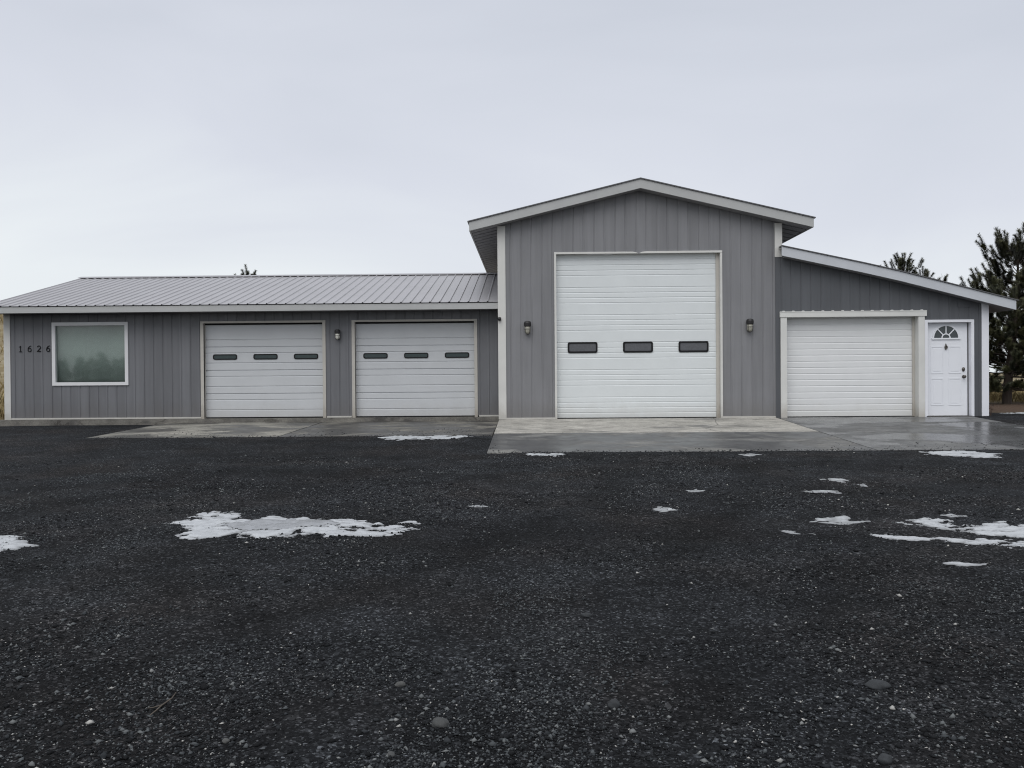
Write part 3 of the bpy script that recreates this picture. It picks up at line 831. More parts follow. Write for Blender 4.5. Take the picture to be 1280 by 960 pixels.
# dark foam closures showing under the rib ends
trimbox('fascia', M['fascia'], -12.22, -.675, 19.49, 19.52, 2.432, 2.565, label='long light grey eave board of the left wing')
trimbox('fascia', M['fascia'], -12.22, -.675, 28.48, 28.51, 2.432, 2.565)
def rake(x0, x1):
    bm = bmesh.new()
    prism_x(bm, [(19.521, 2.44), (19.521, 2.566), (24.0, 2.566+.25*4.479), (28.479, 2.566), (28.479, 2.44), (24.0, 2.44+.25*4.479)], x0, x1)
    bmesh.ops.recalc_face_normals(bm, faces=bm.faces)
    obj('fascia', bm, M['fascia'], B)
rake(-12.22, -12.19)
bm = bmesh.new(); box(bm, -12.188, -.68, 19.522, YL-.004, 2.444, 2.456); obj('soffit', bm, M['soffit'], B)

# central bay roof: two slopes with thickness, metal edge just above the fascia boards
EX0, EX1 = -1.28, 6.11
mtop = lambda x: 4.285 + .2385*(3.695-abs(x-MC))
def mroof(th0, th1, x0, x1, y0, y1):
    bm = bmesh.new()
    prism_y(bm, [(x0, mtop(x0)-th1), (MC, mtop(MC)-th1), (x1, mtop(x1)-th1), (x1, mtop(x1)-th0), (MC, mtop(MC)-th0), (x0, mtop(x0)-th0)], y0, y1)
    bmesh.ops.recalc_face_normals(bm, faces=bm.faces)
    return bm
o = obj('roof', mroof(-.022, .0, EX0-.035, EX1+.035, 19.085, YB+.3), M['roof_edge'], B); o['label'] = 'metal roof of the tall central bay, seen edge-on'
o = obj('fascia', mroof(.003, .20, EX0, EX1, 19.11, 19.14), M['fascia'], B, .003); o['label'] = 'light grey gable board of the central bay'
bm = bmesh.new(); box(bm, EX0, EX0+.03, 19.142, YB+.27, 4.085, 4.278); obj('fascia', bm, M['fascia'], B)
bm = bmesh.new(); box(bm, EX1-.03, EX1, 19.142, YB+.27, 4.085, 4.278); obj('fascia', bm, M['fascia'], B)
def soffit(x0, x1):
    """sloping vented soffit: narrow planks running across the overhang"""
    bm = bmesh.new()
    y = 19.142
    th = .196
    while y < YB:
        for ya, yb, dz in ((y, y+.33, 0), (y+.33, y+.40, .022)):
            p = [(x0, mtop(x0)-th+dz), (x1, mtop(x1)-th+dz), (x1, mtop(x1)-th+.03), (x0, mtop(x0)-th+.03)]
            prism_y(bm, p, ya, yb)
        y += .40
    bmesh.ops.recalc_face_normals(bm, faces=bm.faces)
    obj('soffit', bm, M['soffit'], B)
soffit(EX0+.032, MX0-.024)
soffit(MX1+.024, EX1-.032)
bm = bmesh.new()
prism_y(bm, [(MX0-.02, mtop(MX0-.02)-.20), (MC, mtop(MC)-.20), (MX1+.02, mtop(MX1+.02)-.20), (MX1+.02, mtop(MX1+.02)-.18), (MC, mtop(MC)-.18), (MX0-.02, mtop(MX0-.02)-.18)], 19.142, YM-.004)
bmesh.ops.recalc_face_normals(bm, faces=bm.faces)
obj('soffit', bm, M['soffit'], B)

# lean-to roof: slightly sagging single slope
def rroof(t0, t1, x0, x1, y0, y1):
    bm = bmesh.new()
    xs = [x0, 7.17, 7.93, x1]
    zz = [float(np.interp(x_, rprof_x, rprof_z)) for x_ in xs]
    zz[-1] = rprof_z[-1] - .2622*(x1-10.39)
    prism_y(bm, [(a, b-t1) for a, b in zip(xs, zz)] + [(a, b-t0) for a, b in zip(xs[::-1], zz[::-1])], y0, y1)
    bmesh.ops.recalc_face_normals(bm, faces=bm.faces)
    return bm
_b = rroof(-.02, 0, 5.515, 10.43, 19.361, YRB+.3)
_t = bpy.data.meshes.new('tmp'); _c = rroof(-.02, 0, 5.425, 10.43, 19.085, 19.36); _c.to_mesh(_t); _c.free(); _b.from_mesh(_t); bpy.data.meshes.remove(_t)
o = obj('roof', _b, M['roof_edge'], B); o['label'] = 'single slope metal roof of the right lean-to'
o = obj('fascia', rroof(.003, .205, 5.425, 10.39, 19.11, 19.14), M['fascia_right'], B, .003); o['label'] = 'pale blue-grey sloping board of the right lean-to'
bm = bmesh.new(); box(bm, 10.36, 10.39, 19.142, YRB+.27, 2.285, 2.478); obj('fascia', bm, M['fascia_right'], B)
bm = bmesh.new()
za = rtop(RX1+.02)+.06-.2; zb = 2.48-.2
prism_y(bm, [(RX1+.024, za), (10.358, zb+.006), (10.358, zb+.03), (RX1+.024, za+.03)], 19.142, YRB+.25); bmesh.ops.recalc_face_normals(bm, faces=bm.faces)
obj('soffit', bm, M['soffit'], B)
bm = bmesh.new()
xs = [5.52, 7.17, 7.93, RX1+.02]; zz = [float(np.interp(q, rprof_x, rprof_z)) for q in xs]
prism_y(bm, [(a, b-.20) for a, b in zip(xs, zz)] + [(a, b-.18) for a, b in zip(xs[::-1], zz[::-1])], 19.142, YR-.004)
bmesh.ops.recalc_face_normals(bm, faces=bm.faces); obj('soffit', bm, M['soffit'], B)

# garage doors ----------------------------------------------------------------
def casing(x0, x1, zt, z0, y, w, wt, proud, back, mat, bevel=.004, head_over=0, label=None):
    """two jambs and a head round an opening; the boards run back into the reveal"""
    bm = bmesh.new()
    box(bm, x0, x0+w, y-proud, y+back, z0, zt-wt); box(bm, x1-w, x1, y-proud, y+back, z0, zt-wt)
    box(bm, x0-head_over, x1+head_over, y-proud-(.006 if head_over else .0), y+back, zt-wt+.0005, zt)
    o = obj('door_casing', bm, mat, B, bevel)
    if label: o['label'] = label
    return o

def door_sheet(x0, x1, z0, z1, y, lines, groove=.016, depth=.009, seams=()):
    """horizontal-ribbed steel door"""
    pz, pd = [z0], [0]
    for L in sorted(lines):
        if L < z0+.02 or L > z1-.02: continue
        dd = depth*(1.5 if any(abs(L-q) < .01 for q in seams) else 1)
        gg = groove
        pz += [L-gg, L-gg*.3, L+gg*.25, L+gg*.5]; pd += [0, dd, dd, 0]
    pz.append(z1); pd.append(0)
    bm = bmesh.new()
    n = 1
    L = [bm.verts.new((x0, y+d, z)) for z, d in zip(pz, pd)]; Rr = [bm.verts.new((x1, y+d, z)) for z, d in zip(pz, pd)]
    for i in range(len(pz)-1): bm.faces.new((L[i], Rr[i], Rr[i+1], L[i+1]))
    # back and edges give it its 5 cm thickness
    bl = [bm.verts.new((x0, y+.05, z)) for z in (z0, z1)]; br = [bm.verts.new((x1, y+.05, z)) for z in (z0, z1)]
    bm.faces.new((bl[0], bl[1], br[1], br[0]))
    bm.faces.new(L[::-1] + [bl[0]][:0] + [bl[0], bl[1]]) if False else None
    bm.faces.new([L[0], bl[0], br[0], Rr[0]]); bm.faces.new([L[-1], Rr[-1], br[1], bl[1]])
    return bm

def vision(door, cx, cz, w, h, y, pane_mat, fr=.022, r=.03):
    outer = rounded(cx, cz, w, h, r); inner = rounded(cx, cz, w-2*fr, h-2*fr, max(.012, r-fr*.5))
    bm = bmesh.new(); n = len(outer)
    rows = []
    for poly, yy in ((outer, y+.012), (outer, y-.014), (inner, y-.014), (inner, y+.004)):
        rows.append([bm.verts.new((a, yy, b)) for a, b in poly])
    for A_, B_ in zip(rows, rows[1:]):
        for i in range(n): bm.faces.new((A_[i], A_[(i+1) % n], B_[(i+1) % n], B_[i]))
    bmesh.ops.recalc_face_normals(bm, faces=bm.faces)
    obj('window_frame', bm, M['black'], door, 0)
    bm = bmesh.new(); prism_y(bm, rounded(cx, cz, w-2*fr+.006, h-2*fr+.006, max(.012, r-fr*.5)), y-.004, y+.004)
    bmesh.ops.recalc_face_normals(bm, faces=bm.faces)
    obj('window_pane', bm, pane_mat, door)

def garage_door(x0, x1, z0, z1, y, lines, mat, label, seams=(), **kw):
    d = obj('garage_door', door_sheet(x0, x1, z0, z1, y, lines, seams=seams, **kw), mat, B)
    d['label'] = label
    bm = bmesh.new(); box(bm, x0, x1, y-.012, y+.04, z0-.022, z0-.001); obj('bottom_seal', bm, M['black'], d)
    return d

# tall door
ln = [.128+.603*i+q for i in range(6) for q in (0, .113, .226, .34)]
dm = garage_door(.60, 4.17, .02, 3.60, YM+.11, ln, M['door_main'], 'tall wide white sectional door of the central bay', groove=.018, depth=.008)
for cx, cz in ((1.17, 1.563), (2.385, 1.565), (3.60, 1.563)): vision(dm, cx, cz, .655, .24, YM+.108, M['pane_main'], .036, .045)
bm = bmesh.new()
for a, b in ((.555, .60), (4.165, 4.21)): box(bm, a, b, YM-.025, YM+.11, -.012, 3.60)
# the head flashing has a dent near its middle where two lengths meet
prism_y(bm, [(.555, 3.6005), (2.40, 3.6005), (2.33, 3.628), (2.26, 3.640), (.555, 3.645)], YM-.025, YM+.11)
prism_y(bm, [(2.405, 3.6005), (4.21, 3.6005), (4.21, 3.645), (2.56, 3.645), (2.47, 3.634)], YM-.030, YM+.11)
bmesh.ops.recalc_face_normals(bm, faces=bm.faces)
o = obj('door_casing', bm, M['trim'], B, .003); o['label'] = 'thin light casing of the tall door, dented at its head'
trimbox('weather_strip', M['door_beige'], 4.09, 4.163, YM+.085, YM+.105, .0, 3.595)

# two small doors of the left wing
for x0, x1, lab in ((-7.40, -4.66, 'dull white sectional door nearest the picture window'), (-3.95, -1.22, 'dull white sectional door nearest the central bay')):
    seams = [LZ+.535*i for i in range(1, 4)]
    ln = [LZ + .535*i + q for i in range(4) for q in (.165, .395, .535)]
    ln += [LZ+2.0]
    d = garage_door(x0, x1, LZ+.0, 2.20, YL+.12, ln, M['door_left'], lab, seams, groove=.02, depth=.013)
    for q in (.445, 1.375, 2.305): vision(d, x0+q+.0, LZ+1.375, .555, .125, YL+.118, M['pane_left'], .022, .045)
    casing(x0-.07, x1+.045, 2.245, LZ-.03, YL, .07, .045, .022, .12, M['door_beige'])
    trimbox('weather_strip', M['black'], x0, x1, YL+.09, YL+.112, 2.165, 2.199, bevel=.002)

# lean-to garage door
ln = [.135*i for i in range(1, 17)]
dr = garage_door(5.60, 8.43, .012, 2.18, YR+.19, ln, M['door_right'], 'plain white ribbed door of the right lean-to', groove=.02, depth=.007)
casing(5.46, 8.56, 2.175, -.018, YR, .135, .001, .035, .19, M['casing_white'], .005)
bm = bmesh.new()
box(bm, 5.445, 8.60, YR-.05, YR+.19, 2.177, 2.30)
o = obj('door_casing', bm, M['casing_white'], B, .006); o['label'] = 'wide white head board over the right garage door'
bm = bmesh.new()
for i in range(15):
    xx = 5.52+.2125*i
    prism_y(bm, [(xx-.03, 2.302), (xx+.03, 2.302), (xx+.016, 2.318), (xx-.016, 2.318)], YR-.056, YR+.002)
box(bm, 5.445, 8.60, YR-.056, YR-.0505, 2.285, 2.3015)
bmesh.ops.recalc_face_normals(bm, faces=bm.faces)
obj('drip_cap', bm, M['casing_white'], B)
trimbox('weather_strip', M['door_beige'], 8.375, 8.424, YR+.155, YR+.185, .0, 2.172)

# entry door
def entry():
    y = YR+.10
    x0, x1, z0, z1 = 8.64, 9.535, .015, 2.03
    bm = bmesh.new(); box(bm, x0, x1, y, y+.045, z0, z1)
    # embossed panels: shallow raised frames
    def panel(a, b, c, d):
        w = .022
        for q in ((a, b, c, c+w), (a, b, d-w, d), (a, a+w, c+w, d-w), (b-w, b, c+w, d-w)): box(bm, q[0], q[1], y-.007, y+.002, q[2], q[3])
        box(bm, a+.05, b-.05, y-.005, y+.002, c+.05, d-.05)
    for a, b in ((8.745, 9.015), (9.13, 9.40)):
        panel(a, b, .93, 1.525); panel(a, b, .235, .83)
    d = obj('entry_door', bm, M['entry'], B, .003)
    d['label'] = 'white embossed entry door with a half-round fanlight'
    cx, cz, r = 9.072, 1.705, .262
    bm = bmesh.new(); n = 24
    # fan surround: half ring, sill bar, spokes, small hub arch
    def halfring(r0, r1, ya, yb):
        rows = []
        for rr, yy in ((r1, yb), (r1, ya), (r0, ya), (r0, yb)):
            rows.append([bm.verts.new((cx+rr*math.cos(PI*i/n), yy, cz+rr*math.sin(PI*i/n))) for i in range(n+1)])
        for A_, B_ in zip(rows, rows[1:]+rows[:1]):
            for i in range(n): bm.faces.new((A_[i], A_[i+1], B_[i+1], B_[i]))
    halfring(r-.002, r+.028, y-.02, y+.002); halfring(.075, .098, y-.014, y+.002)
    box(bm, cx-r-.05, cx+r+.05, y-.024, y+.002, cz-.034, cz-.001)
    for a in (PI*.26, PI*.5, PI*.74):
        dx_, dz_ = math.cos(a), math.sin(a); px_, pz_ = -dz_*.011, dx_*.011
        p = [(cx+dx_*.097+px_, cz+dz_*.097+pz_), (cx+dx_*.097-px_, cz+dz_*.097-pz_), (cx+dx_*(r-.001)-px_, cz+dz_*(r-.001)-pz_), (cx+dx_*(r-.001)+px_, cz+dz_*(r-.001)+pz_)]
        prism_y(bm, p, y-.014, y+.002)
    bmesh.ops.recalc_face_normals(bm, faces=bm.faces)
    obj('fanlight_frame', bm, M['entry'], d)
    bm = bmesh.new()
    prism_y(bm, [(cx+(r-.003)*math.cos(PI*i/n), cz+(r-.003)*math.sin(PI*i/n)) for i in range(n+1)], y-.006, y+.003)
    bmesh.ops.recalc_face_normals(bm, faces=bm.faces)
    obj('fanlight_pane', bm, M['pane_fan'], d)
    # knocker: pointed plate, ring, striker
    bm = bmesh.new(); kx, kz = 9.07, 1.508
    prism_y(bm, [(kx, kz-.075), (kx+.014, kz-.04), (kx+.03, kz), (kx+.016, kz+.04), (kx, kz+.08), (kx-.016, kz+.04), (kx-.03, kz), (kx-.014, kz-.04)], y-.012, y)
    tube(bm, [(kx+.03*math.cos(a), y-.02, kz-.01+.038*math.sin(a)) for a in np.linspace(0, 2*PI, 17)], [.006]*17, 6, False)
    bmesh.ops.recalc_face_normals(bm, faces=bm.faces)
    obj('door_knocker', bm, M['bronze'], d)
    bm = bmesh.new(); lathe_y(bm, 9.447, 1.018, [(.030, y), (.034, y-.01), (.028, y-.02), (.014, y-.03), (.004, y-.032)], 18)
    for v in bm.verts: v.co.z = 1.018 + (v.co.z-1.018)*1.45
    obj('deadbolt', bm, M['bronze'], d, smooth=True)
    bm = bmesh.new(); lathe_y(bm, 9.452, .86, [(.034, y), (.036, y-.006), (.016, y-.012), (.014, y-.03), (.028, y-.042), (.033, y-.06), (.026, y-.074), (.006, y-.08)], 18)
    obj('door_knob', bm, M['bronze'], d, smooth=True)
    for zz_ in (.35, 1.05, 1.78): trimbox('hinge', M['bronze'], 8.629, 8.640, y-.006, y+.01, zz_-.05, zz_+.05, bevel=.001, parent=d)
    bm = bmesh.new(); box(bm, 8.60, 9.58, YR-.03, y+.05, -.018, .012); obj('threshold', bm, M['bronze'], B, .004)
entry()
casing(8.565, 9.62, 2.095, -.018, YR, .062, .058, .03, .10, M['entry_casing'], .005, label='bright white casing of the entry door')
# faint square blank plate high on the lean-to wall
trimbox('blank_plate', M['siding_right'], 9.28, 9.56, YR-.012, YR+.002, 2.36, 2.52, bevel=.003)

# picture window
wx0, wx1, wz0, wz1 = -10.88, -9.13, .81, 2.25
bm = bmesh.new(); w = .075
for b in ((wx0, wx1, YL-.028, YL+.07, wz0, wz0+w), (wx0, wx1, YL-.028, YL+.07, wz1-w, wz1),
          (wx0, wx0+w, YL-.028, YL+.07, wz0+w+.0005, wz1-w-.0005), (wx1-w, wx1, YL-.028, YL+.07, wz0+w+.0005, wz1-w-.0005)): box(bm, *b)
wd = obj('window', bm, M['vinyl'], B, .006); wd['label'] = 'large fixed picture window in a white frame'
bm = bmesh.new(); box(bm, wx0+w-.01, wx1-w+.01, YL+.025, YL+.031, wz0+w-.01, wz1-w+.01); obj('window_pane', bm, M['glass'], wd)
bm = bmesh.new()
xs_ = np.linspace(wx0+.03, wx1-.03, 90)
pf = [(x_, YL+.13+.012*math.sin(x_*11+1.5*math.sin(x_*3))) for x_ in xs_]
a_ = [bm.verts.new((p[0], p[1], wz0+.05)) for p in pf]; b_ = [bm.verts.new((p[0], p[1], wz1-.04)) for p in pf]
c_ = [bm.verts.new((p[0], p[1]+.004, wz0+.05)) for p in pf]; d_ = [bm.verts.new((p[0], p[1]+.004, wz1-.04)) for p in pf]
for i in range(len(pf)-1):
    bm.faces.new((a_[i], a_[i+1], b_[i+1], b_[i])); bm.faces.new((c_[i+1], c_[i], d_[i], d_[i+1]))
    bm.faces.new((a_[i], c_[i], c_[i+1], a_[i+1])); bm.faces.new((b_[i], b_[i+1], d_[i+1], d_[i]))
obj('window_curtain', bm, M['blind'], wd, smooth=True)

# ------------------------------------------------------------------ things on the walls
def wall_lamp(x, y, z, label, jar, sc=1.0):
    """jelly-jar lantern: back plate, hood, frosted jar, wire guard"""
    L = thing('wall_lamp', label, 'lamp', (x, y, z), 0, 'jar lanterns on the garage front')
    bm = bmesh.new(); box(bm, x-.045, x+.045, y-.018, y, z-.12, z+.13); obj('back_plate', bm, M['dark_metal'], L, .008)
    cy_ = y-.095
    bm = bmesh.new(); lathe_z(bm, x, cy_, [(.050, z+.02), (.078, z+.035), (.080, z+.10), (.066, z+.132), (.03, z+.145), (.004, z+.147)], 24)
    box(bm, x-.03, x+.03, cy_+.04, y-.016, z+.05, z+.11); obj('hood', bm, M['dark_metal'], L, smooth=False)
    bm = bmesh.new(); lathe_z(bm, x, cy_, [(.058, z+.024), (.064, z-.02), (.062, z-.08), (.048, z-.12), (.02, z-.135), (.003, z-.137)], 24); obj('glass_jar', bm, M[jar], L, smooth=True)
    bm = bmesh.new()
    for a in range(4):
        c_, s_ = math.cos(a*PI/2+.78), math.sin(a*PI/2+.78)
        tube(bm, [(x+c_*rr, cy_+s_*rr, z+h_) for rr, h_ in ((.07, .03), (.072, -.04), (.068, -.09), (.04, -.14), (.0, -.148))], [.004]*5, 6)
    tube(bm, [(x+.073*math.cos(a), cy_+.073*math.sin(a), z-.03) for a in np.linspace(0, 2*PI, 25)], [.004]*25, 6, False)
    obj('wire_guard', bm, M['dark_metal'], L)
    L.scale = (sc, sc, sc)
wall_lamp(-4.33, YL, 1.915, 'black wall lantern with bright jar between the two small garage doors', 'jar', .82)
wall_lamp(-.035, YM, 2.0, 'dark wall lantern with dull jar left of the tall door', 'jar_dim')
wall_lamp(4.785, YM, 2.005, 'dark wall lantern with dull jar right of the tall door', 'jar_dim')

se = thing('motion_sensor', 'small round black sensor on the left corner board of the tall bay', 'sensor', (-.645, YM-.02, 2.2))
bm = bmesh.new(); box(bm, -.675, -.615, YM-.045, YM-.0205, 2.165, 2.235); obj('mount', bm, M['dark_metal'], se, .006)
bm = bmesh.new(); bmesh.ops.create_uvsphere(bm, u_segments=16, v_segments=10, radius=.042)
bmesh.ops.translate(bm, verts=bm.verts, vec=(-.65, YM-.075, 2.195)); obj('sensor_head', bm, M['dark_metal'], se, smooth=True)

hn = thing('house_number', 'four black house number digits 1626 left of the picture window', 'house number', (-11.29, YL, 1.65))
def arc(cx, cz, rx, rz_, a0, a1, n=16):
    return [(cx+rx*math.cos(math.radians(a0+(a1-a0)*i/n)), cz+rz_*math.sin(math.radians(a0+(a1-a0)*i/n))) for i in range(n+1)]
STROKES = {
 '1': [([(-.026, .108), (.002, .138), (.002, .0)], [.008, .0115, .0115]), ([(-.032, .005), (.036, .005)], [.008, .008])],
 '6': [(arc(.0, .045, .036, .040, 0, 360, 28), [.0095]*29), (arc(.052, .055, .088, .083, 172, 100, 12), [.0105-.0003*i for i in range(13)])],
 '2': [(arc(0, .100, .036, .036, 165, -25, 16) + [(-.034, .012)], [.0095]*17 + [.009]), ([(-.040, .010), (.044, .010)], [.0105, .0105])],
}
for ch, x in zip('1626', (-11.612, -11.401, -11.186, -10.972)):
    bm = bmesh.new()
    for pts, rad in STROKES[ch]: tube(bm, [(a*1.0, 0, b) for a, b in pts], rad, 8)
    bmesh.ops.transform(bm, matrix=Matrix.Translation((x, YL-.012, 1.585)) @ Matrix.Diagonal((1, .65, 1, 1)), verts=bm.verts)
    bmesh.ops.recalc_face_normals(bm, faces=bm.faces)
    obj('digit', bm, M['black'], hn)

# ------------------------------------------------------------------ vegetation
M['needle'] = m_attr('pine_needles', [(0, (.010, .013, .008)), (.5, (.050, .053, .023)), (.85, (.082, .082, .038)), (1, (.09, .078, .04))], .6, .3)
M['bark'] = m_plain('pine_bark', (.055, .042, .034), .9)
M['bare'] = m_plain('bare_twigs', (.11, .095, .08), .9)

def tuft(r, base, d, length, rad, nn, V_, F_, A_, tone):
    """one bottle-brush shoot of needles"""
    d = d/np.linalg.norm(d)
    u = np.cross(d, [0.3, .2, 1.0]); u /= np.linalg.norm(u); w = np.cross(d, u)
    t_ = r.random(nn)
    a = r.random(nn)*2*PI
    side = np.cos(a)[:, None]*u + np.sin(a)[:, None]*w
    p0 = base + d*(t_*length)[:, None]
    ln_ = rad*(1.05-.25*t_)*(.8+.35*r.random(nn))
    ndir = side*.92 + d*(.30+.35*t_[:, None])
    p1 = p0 + ndir*ln_[:, None]
    tang = np.cross(side, d); 
    wd_ = .0055
    tri = np.stack([p0-tang*wd_, p0+tang*wd_, p1+tang*wd_*.35, p1-tang*wd_*.35], 1)
    o = sum(len(q) for q in V_)
    V_.append(tri.reshape(-1, 3)); F_.append(np.arange(nn*4).reshape(-1, 4)+o)
    A_.append(np.repeat(np.clip(tone + .22*(r.random(nn)-.5), 0, 1), 4))

def pine(name, label, x, y, z, H, prof, seed, trunk_r=.10, nb=9, dz=.33, dens=1.0, lean=(0, 0), group='pine trees behind the garage', z_start=.45):
    """prof: function of relative height -> branch length"""
    r = np.random.default_rng(seed)
    T = thing(name, label, 'tree', (x, y, z), 0, group)
    bm = bmesh.new()
    path = lambda h: np.array([x+lean[0]*(h/H)+.06*math.sin(h*1.1+seed), y+lean[1]*(h/H)+.05*math.cos(h*.9+seed), z+h])
    hs = np.linspace(-.1, H*.97, 14)
    tube(bm, [path(h) for h in hs], [max(.012, trunk_r*(1-h/H)**.8+.008) for h in hs], 8)
    V_, F_, A_ = [], [], []
    h = z_start
    while h < H*.985:
        rel = h/H
        L0 = prof(rel)
        nbr = max(3, int(nb*(.55+.45*min(1, L0))))
        a0 = r.random()*6.28
        for i in range(nbr):
            a = a0 + 2*PI*i/nbr + (r.random()-.5)*.7
            L = L0*(.6+.55*r.random())
            rise = (.10+.55*rel-.55*max(0, 1-rel/.28))*L
            b0 = path(h+(r.random()-.5)*dz*.6)
            dirh = np.array([math.cos(a), math.sin(a), 0])
            pts = [b0 + dirh*L*s_ + np.array([0, 0, rise*s_ + .30*L*s_**2.4 - .12*L*s_]) for s_ in (0, .35, .7, 1)]
            tube(bm, pts, [.022*(1-rel)+.010, .016*(1-rel)+.008, .009, .005], 5, False)
            # shoots along the outer part of the branch and on side twigs
            nt = max(2, int((1.4+4.6*L)*dens))
            for j in range(nt):
                s_ = .30+.70*(j+r.random())/nt
                q = np.array([np.interp(s_, (0, .35, .7, 1), [p[c_] for p in pts]) for c_ in range(3)])
                sa_ = a + (r.random()-.5)*2.4
                off = (.10+.30*L*(1.05-s_)*r.random())
                sd__ = np.array([math.cos(sa_), math.sin(sa_), 0])
                q2 = q + sd__*off + np.array([0, 0, .06*r.random()])
                if off > .12: tube(bm, [q, q2], [.006, .004], 4, False)
                d = sd__*(.75-.35*rel) + np.array([0, 0, .15+.35*rel+.65*r.random()])
                tone = .12+.68*r.random() + (.25 if r.random() < .08 else 0)
                tuft(r, q2, d, .20+.14*r.random(), .088+.02*r.random(), int(210+50*r.random()), V_, F_, A_, tone)
            d = dirh*.4 + np.array([0, 0, .9])
            tuft(r, pts[-1], d, .36+.15*r.random(), .098, 280, V_, F_, A_, .3+.5*r.random())
        h += dz*(.8+.4*r.random())
    for i in range(3):
        a = r.random()*6.28
        tuft(r, path(H*.93)+np.array([.08*math.cos(a), .08*math.sin(a), 0]), np.array([.25*math.cos(a), .25*math.sin(a), 1]), .42, .095, 300, V_, F_, A_, .5)
    tuft(r, path(H*.95), np.array([0.02, 0, 1]), H*.06+.15, .095, 320, V_, F_, A_, .5)
    bmesh.ops.recalc_face_normals(bm, faces=bm.faces)
    obj('trunk', bm, M['bark'], T)
    np_mesh('crown', np.concatenate(V_), np.concatenate(F_), M['needle'], T, {'shade': np.concatenate(A_)}, nper=4)
    return T

big_prof = lambda r_: float(np.interp(r_, [0, .12, .35, .60, .68, .74, .80, .86, .93, 1], [1.25, 1.6, 1.6, 1.35, 1.1, .40, .75, 1.15, .7, .15]))
pine('pine_tree', 'tall dark pine with a forked top beyond the right corner of the garage', 14.55, 27.2, .0, 4.7, big_prof, 11, .13, 9, .29, 1.2, (.30, 0), z_start=.55)
pine('pine_tree', 'dark pine cut off by the right edge of the photo', 16.3, 28.0, .0, 4.5, big_prof, 12, .11, 9, .32, 1.0, z_start=.95)
pine('pine_tree', 'lower bushy dark pine close behind the right corner of the garage', 12.9, 27.6, .0, 3.0, lambda r_: float(np.interp(r_, [0, .5, .8, 1], [1.1, 1.25, .8, .1])), 13, .09, 10, .28, 1.2, z_start=.55)
cone = lambda r_: float(np.interp(r_, [0, .2, .6, .85, .94, 1], [1.0, 1.4, .95, .55, .3, .05]))
pine('pine_tree', 'pine with a pointed top rising behind the lean-to roof', 14.2, 34.0, .0, 5.15, cone, 14, .11, 6, .36, .9, z_start=1.2)
pine('pine_tree', 'small pine whose side shoots show just right of the pointed pine', 15.15, 34.5, .0, 4.85, lambda r_: .55*cone(r_), 15, .09, 5, .36, .9, z_start=1.2)
pine('pine_tree', 'far pine of which one shoot pokes above the lean-to roof', 15.95, 34.8, .0, 4.35, lambda r_: .8*cone(r_), 19, .08, 6, .4, .7, z_start=1.2)
pine('pine_tree', 'pine whose tip alone shows above the long left roof', -11.2, 35.0, .0, 5.0, lambda r_: .75*cone(r_), 16, .10, 6, .36, .9, z_start=1.0)

def bare_tree(x, y, z, H, seed, label):
    r = random.Random(seed)
    T = thing('bare_tree', label, 'tree', (x, y, z), 0)
    bt, bc = bmesh.new(), bmesh.new()
    def grow(bm, p, d, L, rad, lev):
        pts = [Vector(p)]; dd = Vector(d).normalized()
        for i in range(3):
            dd = (dd + Vector((r.uniform(-.2, .2), r.uniform(-.2, .2), .08))).normalized()
            pts.append(pts[-1] + dd*L/3)
        tube(bm, pts, [rad, rad*.85, rad*.7, rad*.5], 5 if lev else 8, False)
        if lev >= 4: return
        for _ in range(4 if lev else 7):
            q = pts[r.randint(1, 3)]
            nd = (dd + Vector((r.uniform(-.8, .8), r.uniform(-.8, .8), r.uniform(-.1, .5)))).normalized()
            grow(bc, q, nd, L*r.uniform(.5, .72), max(rad*.5, .006), lev+1)
    for a in range(3): grow(bt if a == 0 else bc, (x+.1*a, y, z), (r.uniform(-.2, .2), r.uniform(-.2, .2), 1), H*.45, .05, 0)
    obj('trunk', bt, M['bare'], T); obj('branches', bc, M['bare'], T)
bare_tree(18.6, 42, 0, 5.5, 4, 'leafless shrubby tree of fine twigs behind the lean-to roof')

# dry grass (uncountable): right of the building under the pines, and at the foot of the hill on the left
r = np.random.default_rng(3)
def blades(n, x0, x1, y0, y1, hmin, hmax, wmul=1.0):
    x = x0+(x1-x0)*r.random(n); y = y0+(y1-y0)*r.random(n)
    keep = fbm(x*.8, y*.8, 3, 55) > .38
    x, y = x[keep], y[keep]; n = len(x)
    z = g_z(x, y); h = hmin+(hmax-hmin)*r.random(n); a = r.random(n)*6.28; bx, by = (r.random(n)-.5)*.9*h, (r.random(n)-.5)*.9*h
    w = .005*wmul
    cx, cy = np.cos(a)*w, np.sin(a)*w
    v = np.stack([np.stack([x-cx, y-cy, z-.01], 1), np.stack([x+cx, y+cy, z-.01], 1), np.stack([x+bx*.4+cx*.7, y+by*.4+cy*.7, z+h*.65], 1), np.stack([x+bx, y+by, z+h], 1)], 1)
    return v.reshape(-1, 3), np.repeat(r.random(n), 4), n
parts = [blades(30000, 10.4, 22, 27.6, 44, .10, .36, .8), blades(7000, -16.5, -11.7, 21.5, 40, .2, .6), blades(6000, -45, -14, 40, 95, .3, .9, 4)]
vv = np.concatenate([p[0] for p in parts]); nn = len(vv)//4
M['grass'] = m_attr('dry_grass_blades', [(0, (.13, .095, .045)), (.5, (.27, .21, .105)), (1, (.42, .35, .19))], .8, .15)
o = np_mesh('dry_grass', vv, np.arange(nn*4).reshape(-1, 4), M['grass'], attr={'shade': np.concatenate([p[1] for p in parts])}, nper=4)
tag(o, 'dry ochre grass growing behind the garage and up the hillside', 'grass', kind='stuff')

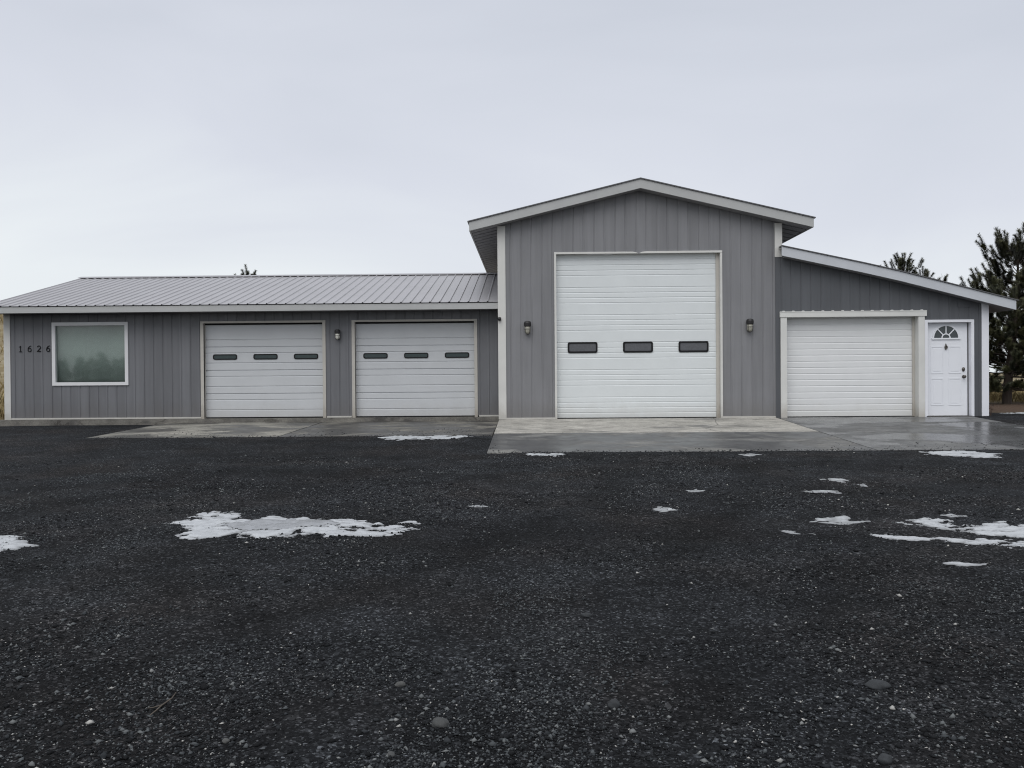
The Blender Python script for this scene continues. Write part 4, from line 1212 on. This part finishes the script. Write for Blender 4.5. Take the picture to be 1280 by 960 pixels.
# dried weed at the foot of the right corner board
wdp = thing('dead_weed', 'small dark dried weed at the foot of the right corner board', 'weed', (9.99, YR+.02, -.02))
bm = bmesh.new(); bl = bmesh.new()
rr_ = random.Random(5)
for i in range(5):
    a = rr_.uniform(0, 6.28); p0 = Vector((9.99, YR+.02, -.03)); p1 = p0 + Vector((.03*math.cos(a), .03*math.sin(a), .14)); p2 = p1 + Vector((.05*math.cos(a), .05*math.sin(a), rr_.uniform(.05, .16)))
    tube(bm, [p0, p1, p2], [.004, .003, .002], 5)
    for k_ in range(7):
        q = p1.lerp(p2, rr_.random()); b = rr_.uniform(0, 6.28); d = Vector((math.cos(b), math.sin(b), rr_.uniform(-.4, .5)))*rr_.uniform(.02, .05); s_ = Vector((-d.y, d.x, .01))*.35
        c_ = [bl.verts.new(q), bl.verts.new(q+d*.5+s_), bl.verts.new(q+d), bl.verts.new(q+d*.5-s_)]
        bl.faces.new(c_)
M['deadleaf'] = m_plain('dead_leaf', (.055, .035, .025), .8)
obj('stem', bm, M['deadleaf'], wdp); obj('leaves', bl, M['deadleaf'], wdp)

# belt of conifers across the road behind the viewer: it is what the window glass mirrors
r = np.random.default_rng(8)
V_, F_, A_ = [], [], []
for i in range(220):
    x = -75+130*i/220 + r.random()*.6; yy = -36 - 4*r.random(); H = 2.7 + 1.5*fbm(np.array([x*.25]), np.array([.5]), 3, 9)[0] + (1.1 if r.random() < .16 else 0)*r.random()
    nn = 240
    t_ = r.random(nn)**.8; rad = .25+1.15*(1-t_)
    a = r.random(nn)*6.28; q = np.sqrt(r.random(nn))*rad
    c_ = np.stack([x+np.cos(a)*q, yy+np.sin(a)*q, -.7+H*t_+.2*r.random(nn)], 1)
    s_ = .13+.16*r.random(nn)
    d1 = r.normal(size=(nn, 3)); d1 /= np.linalg.norm(d1, axis=1)[:, None]; d2 = np.cross(d1, r.normal(size=(nn, 3))); d2 /= np.linalg.norm(d2, axis=1)[:, None]
    quad = np.stack([c_-d1*s_[:, None], c_+d2*s_[:, None]*.5, c_+d1*s_[:, None], c_-d2*s_[:, None]*.5], 1)
    o_ = sum(len(q_) for q_ in V_)
    V_.append(quad.reshape(-1, 3)); F_.append(np.arange(nn*4).reshape(-1, 4)+o_); A_.append(np.repeat(r.random(nn), 4))
o = np_mesh('treeline', np.concatenate(V_), np.concatenate(F_), M['needle'], attr={'shade': np.concatenate(A_)}, nper=4)
tag(o, 'far belt of dark conifers mirrored in the picture window', 'treeline', kind='stuff')
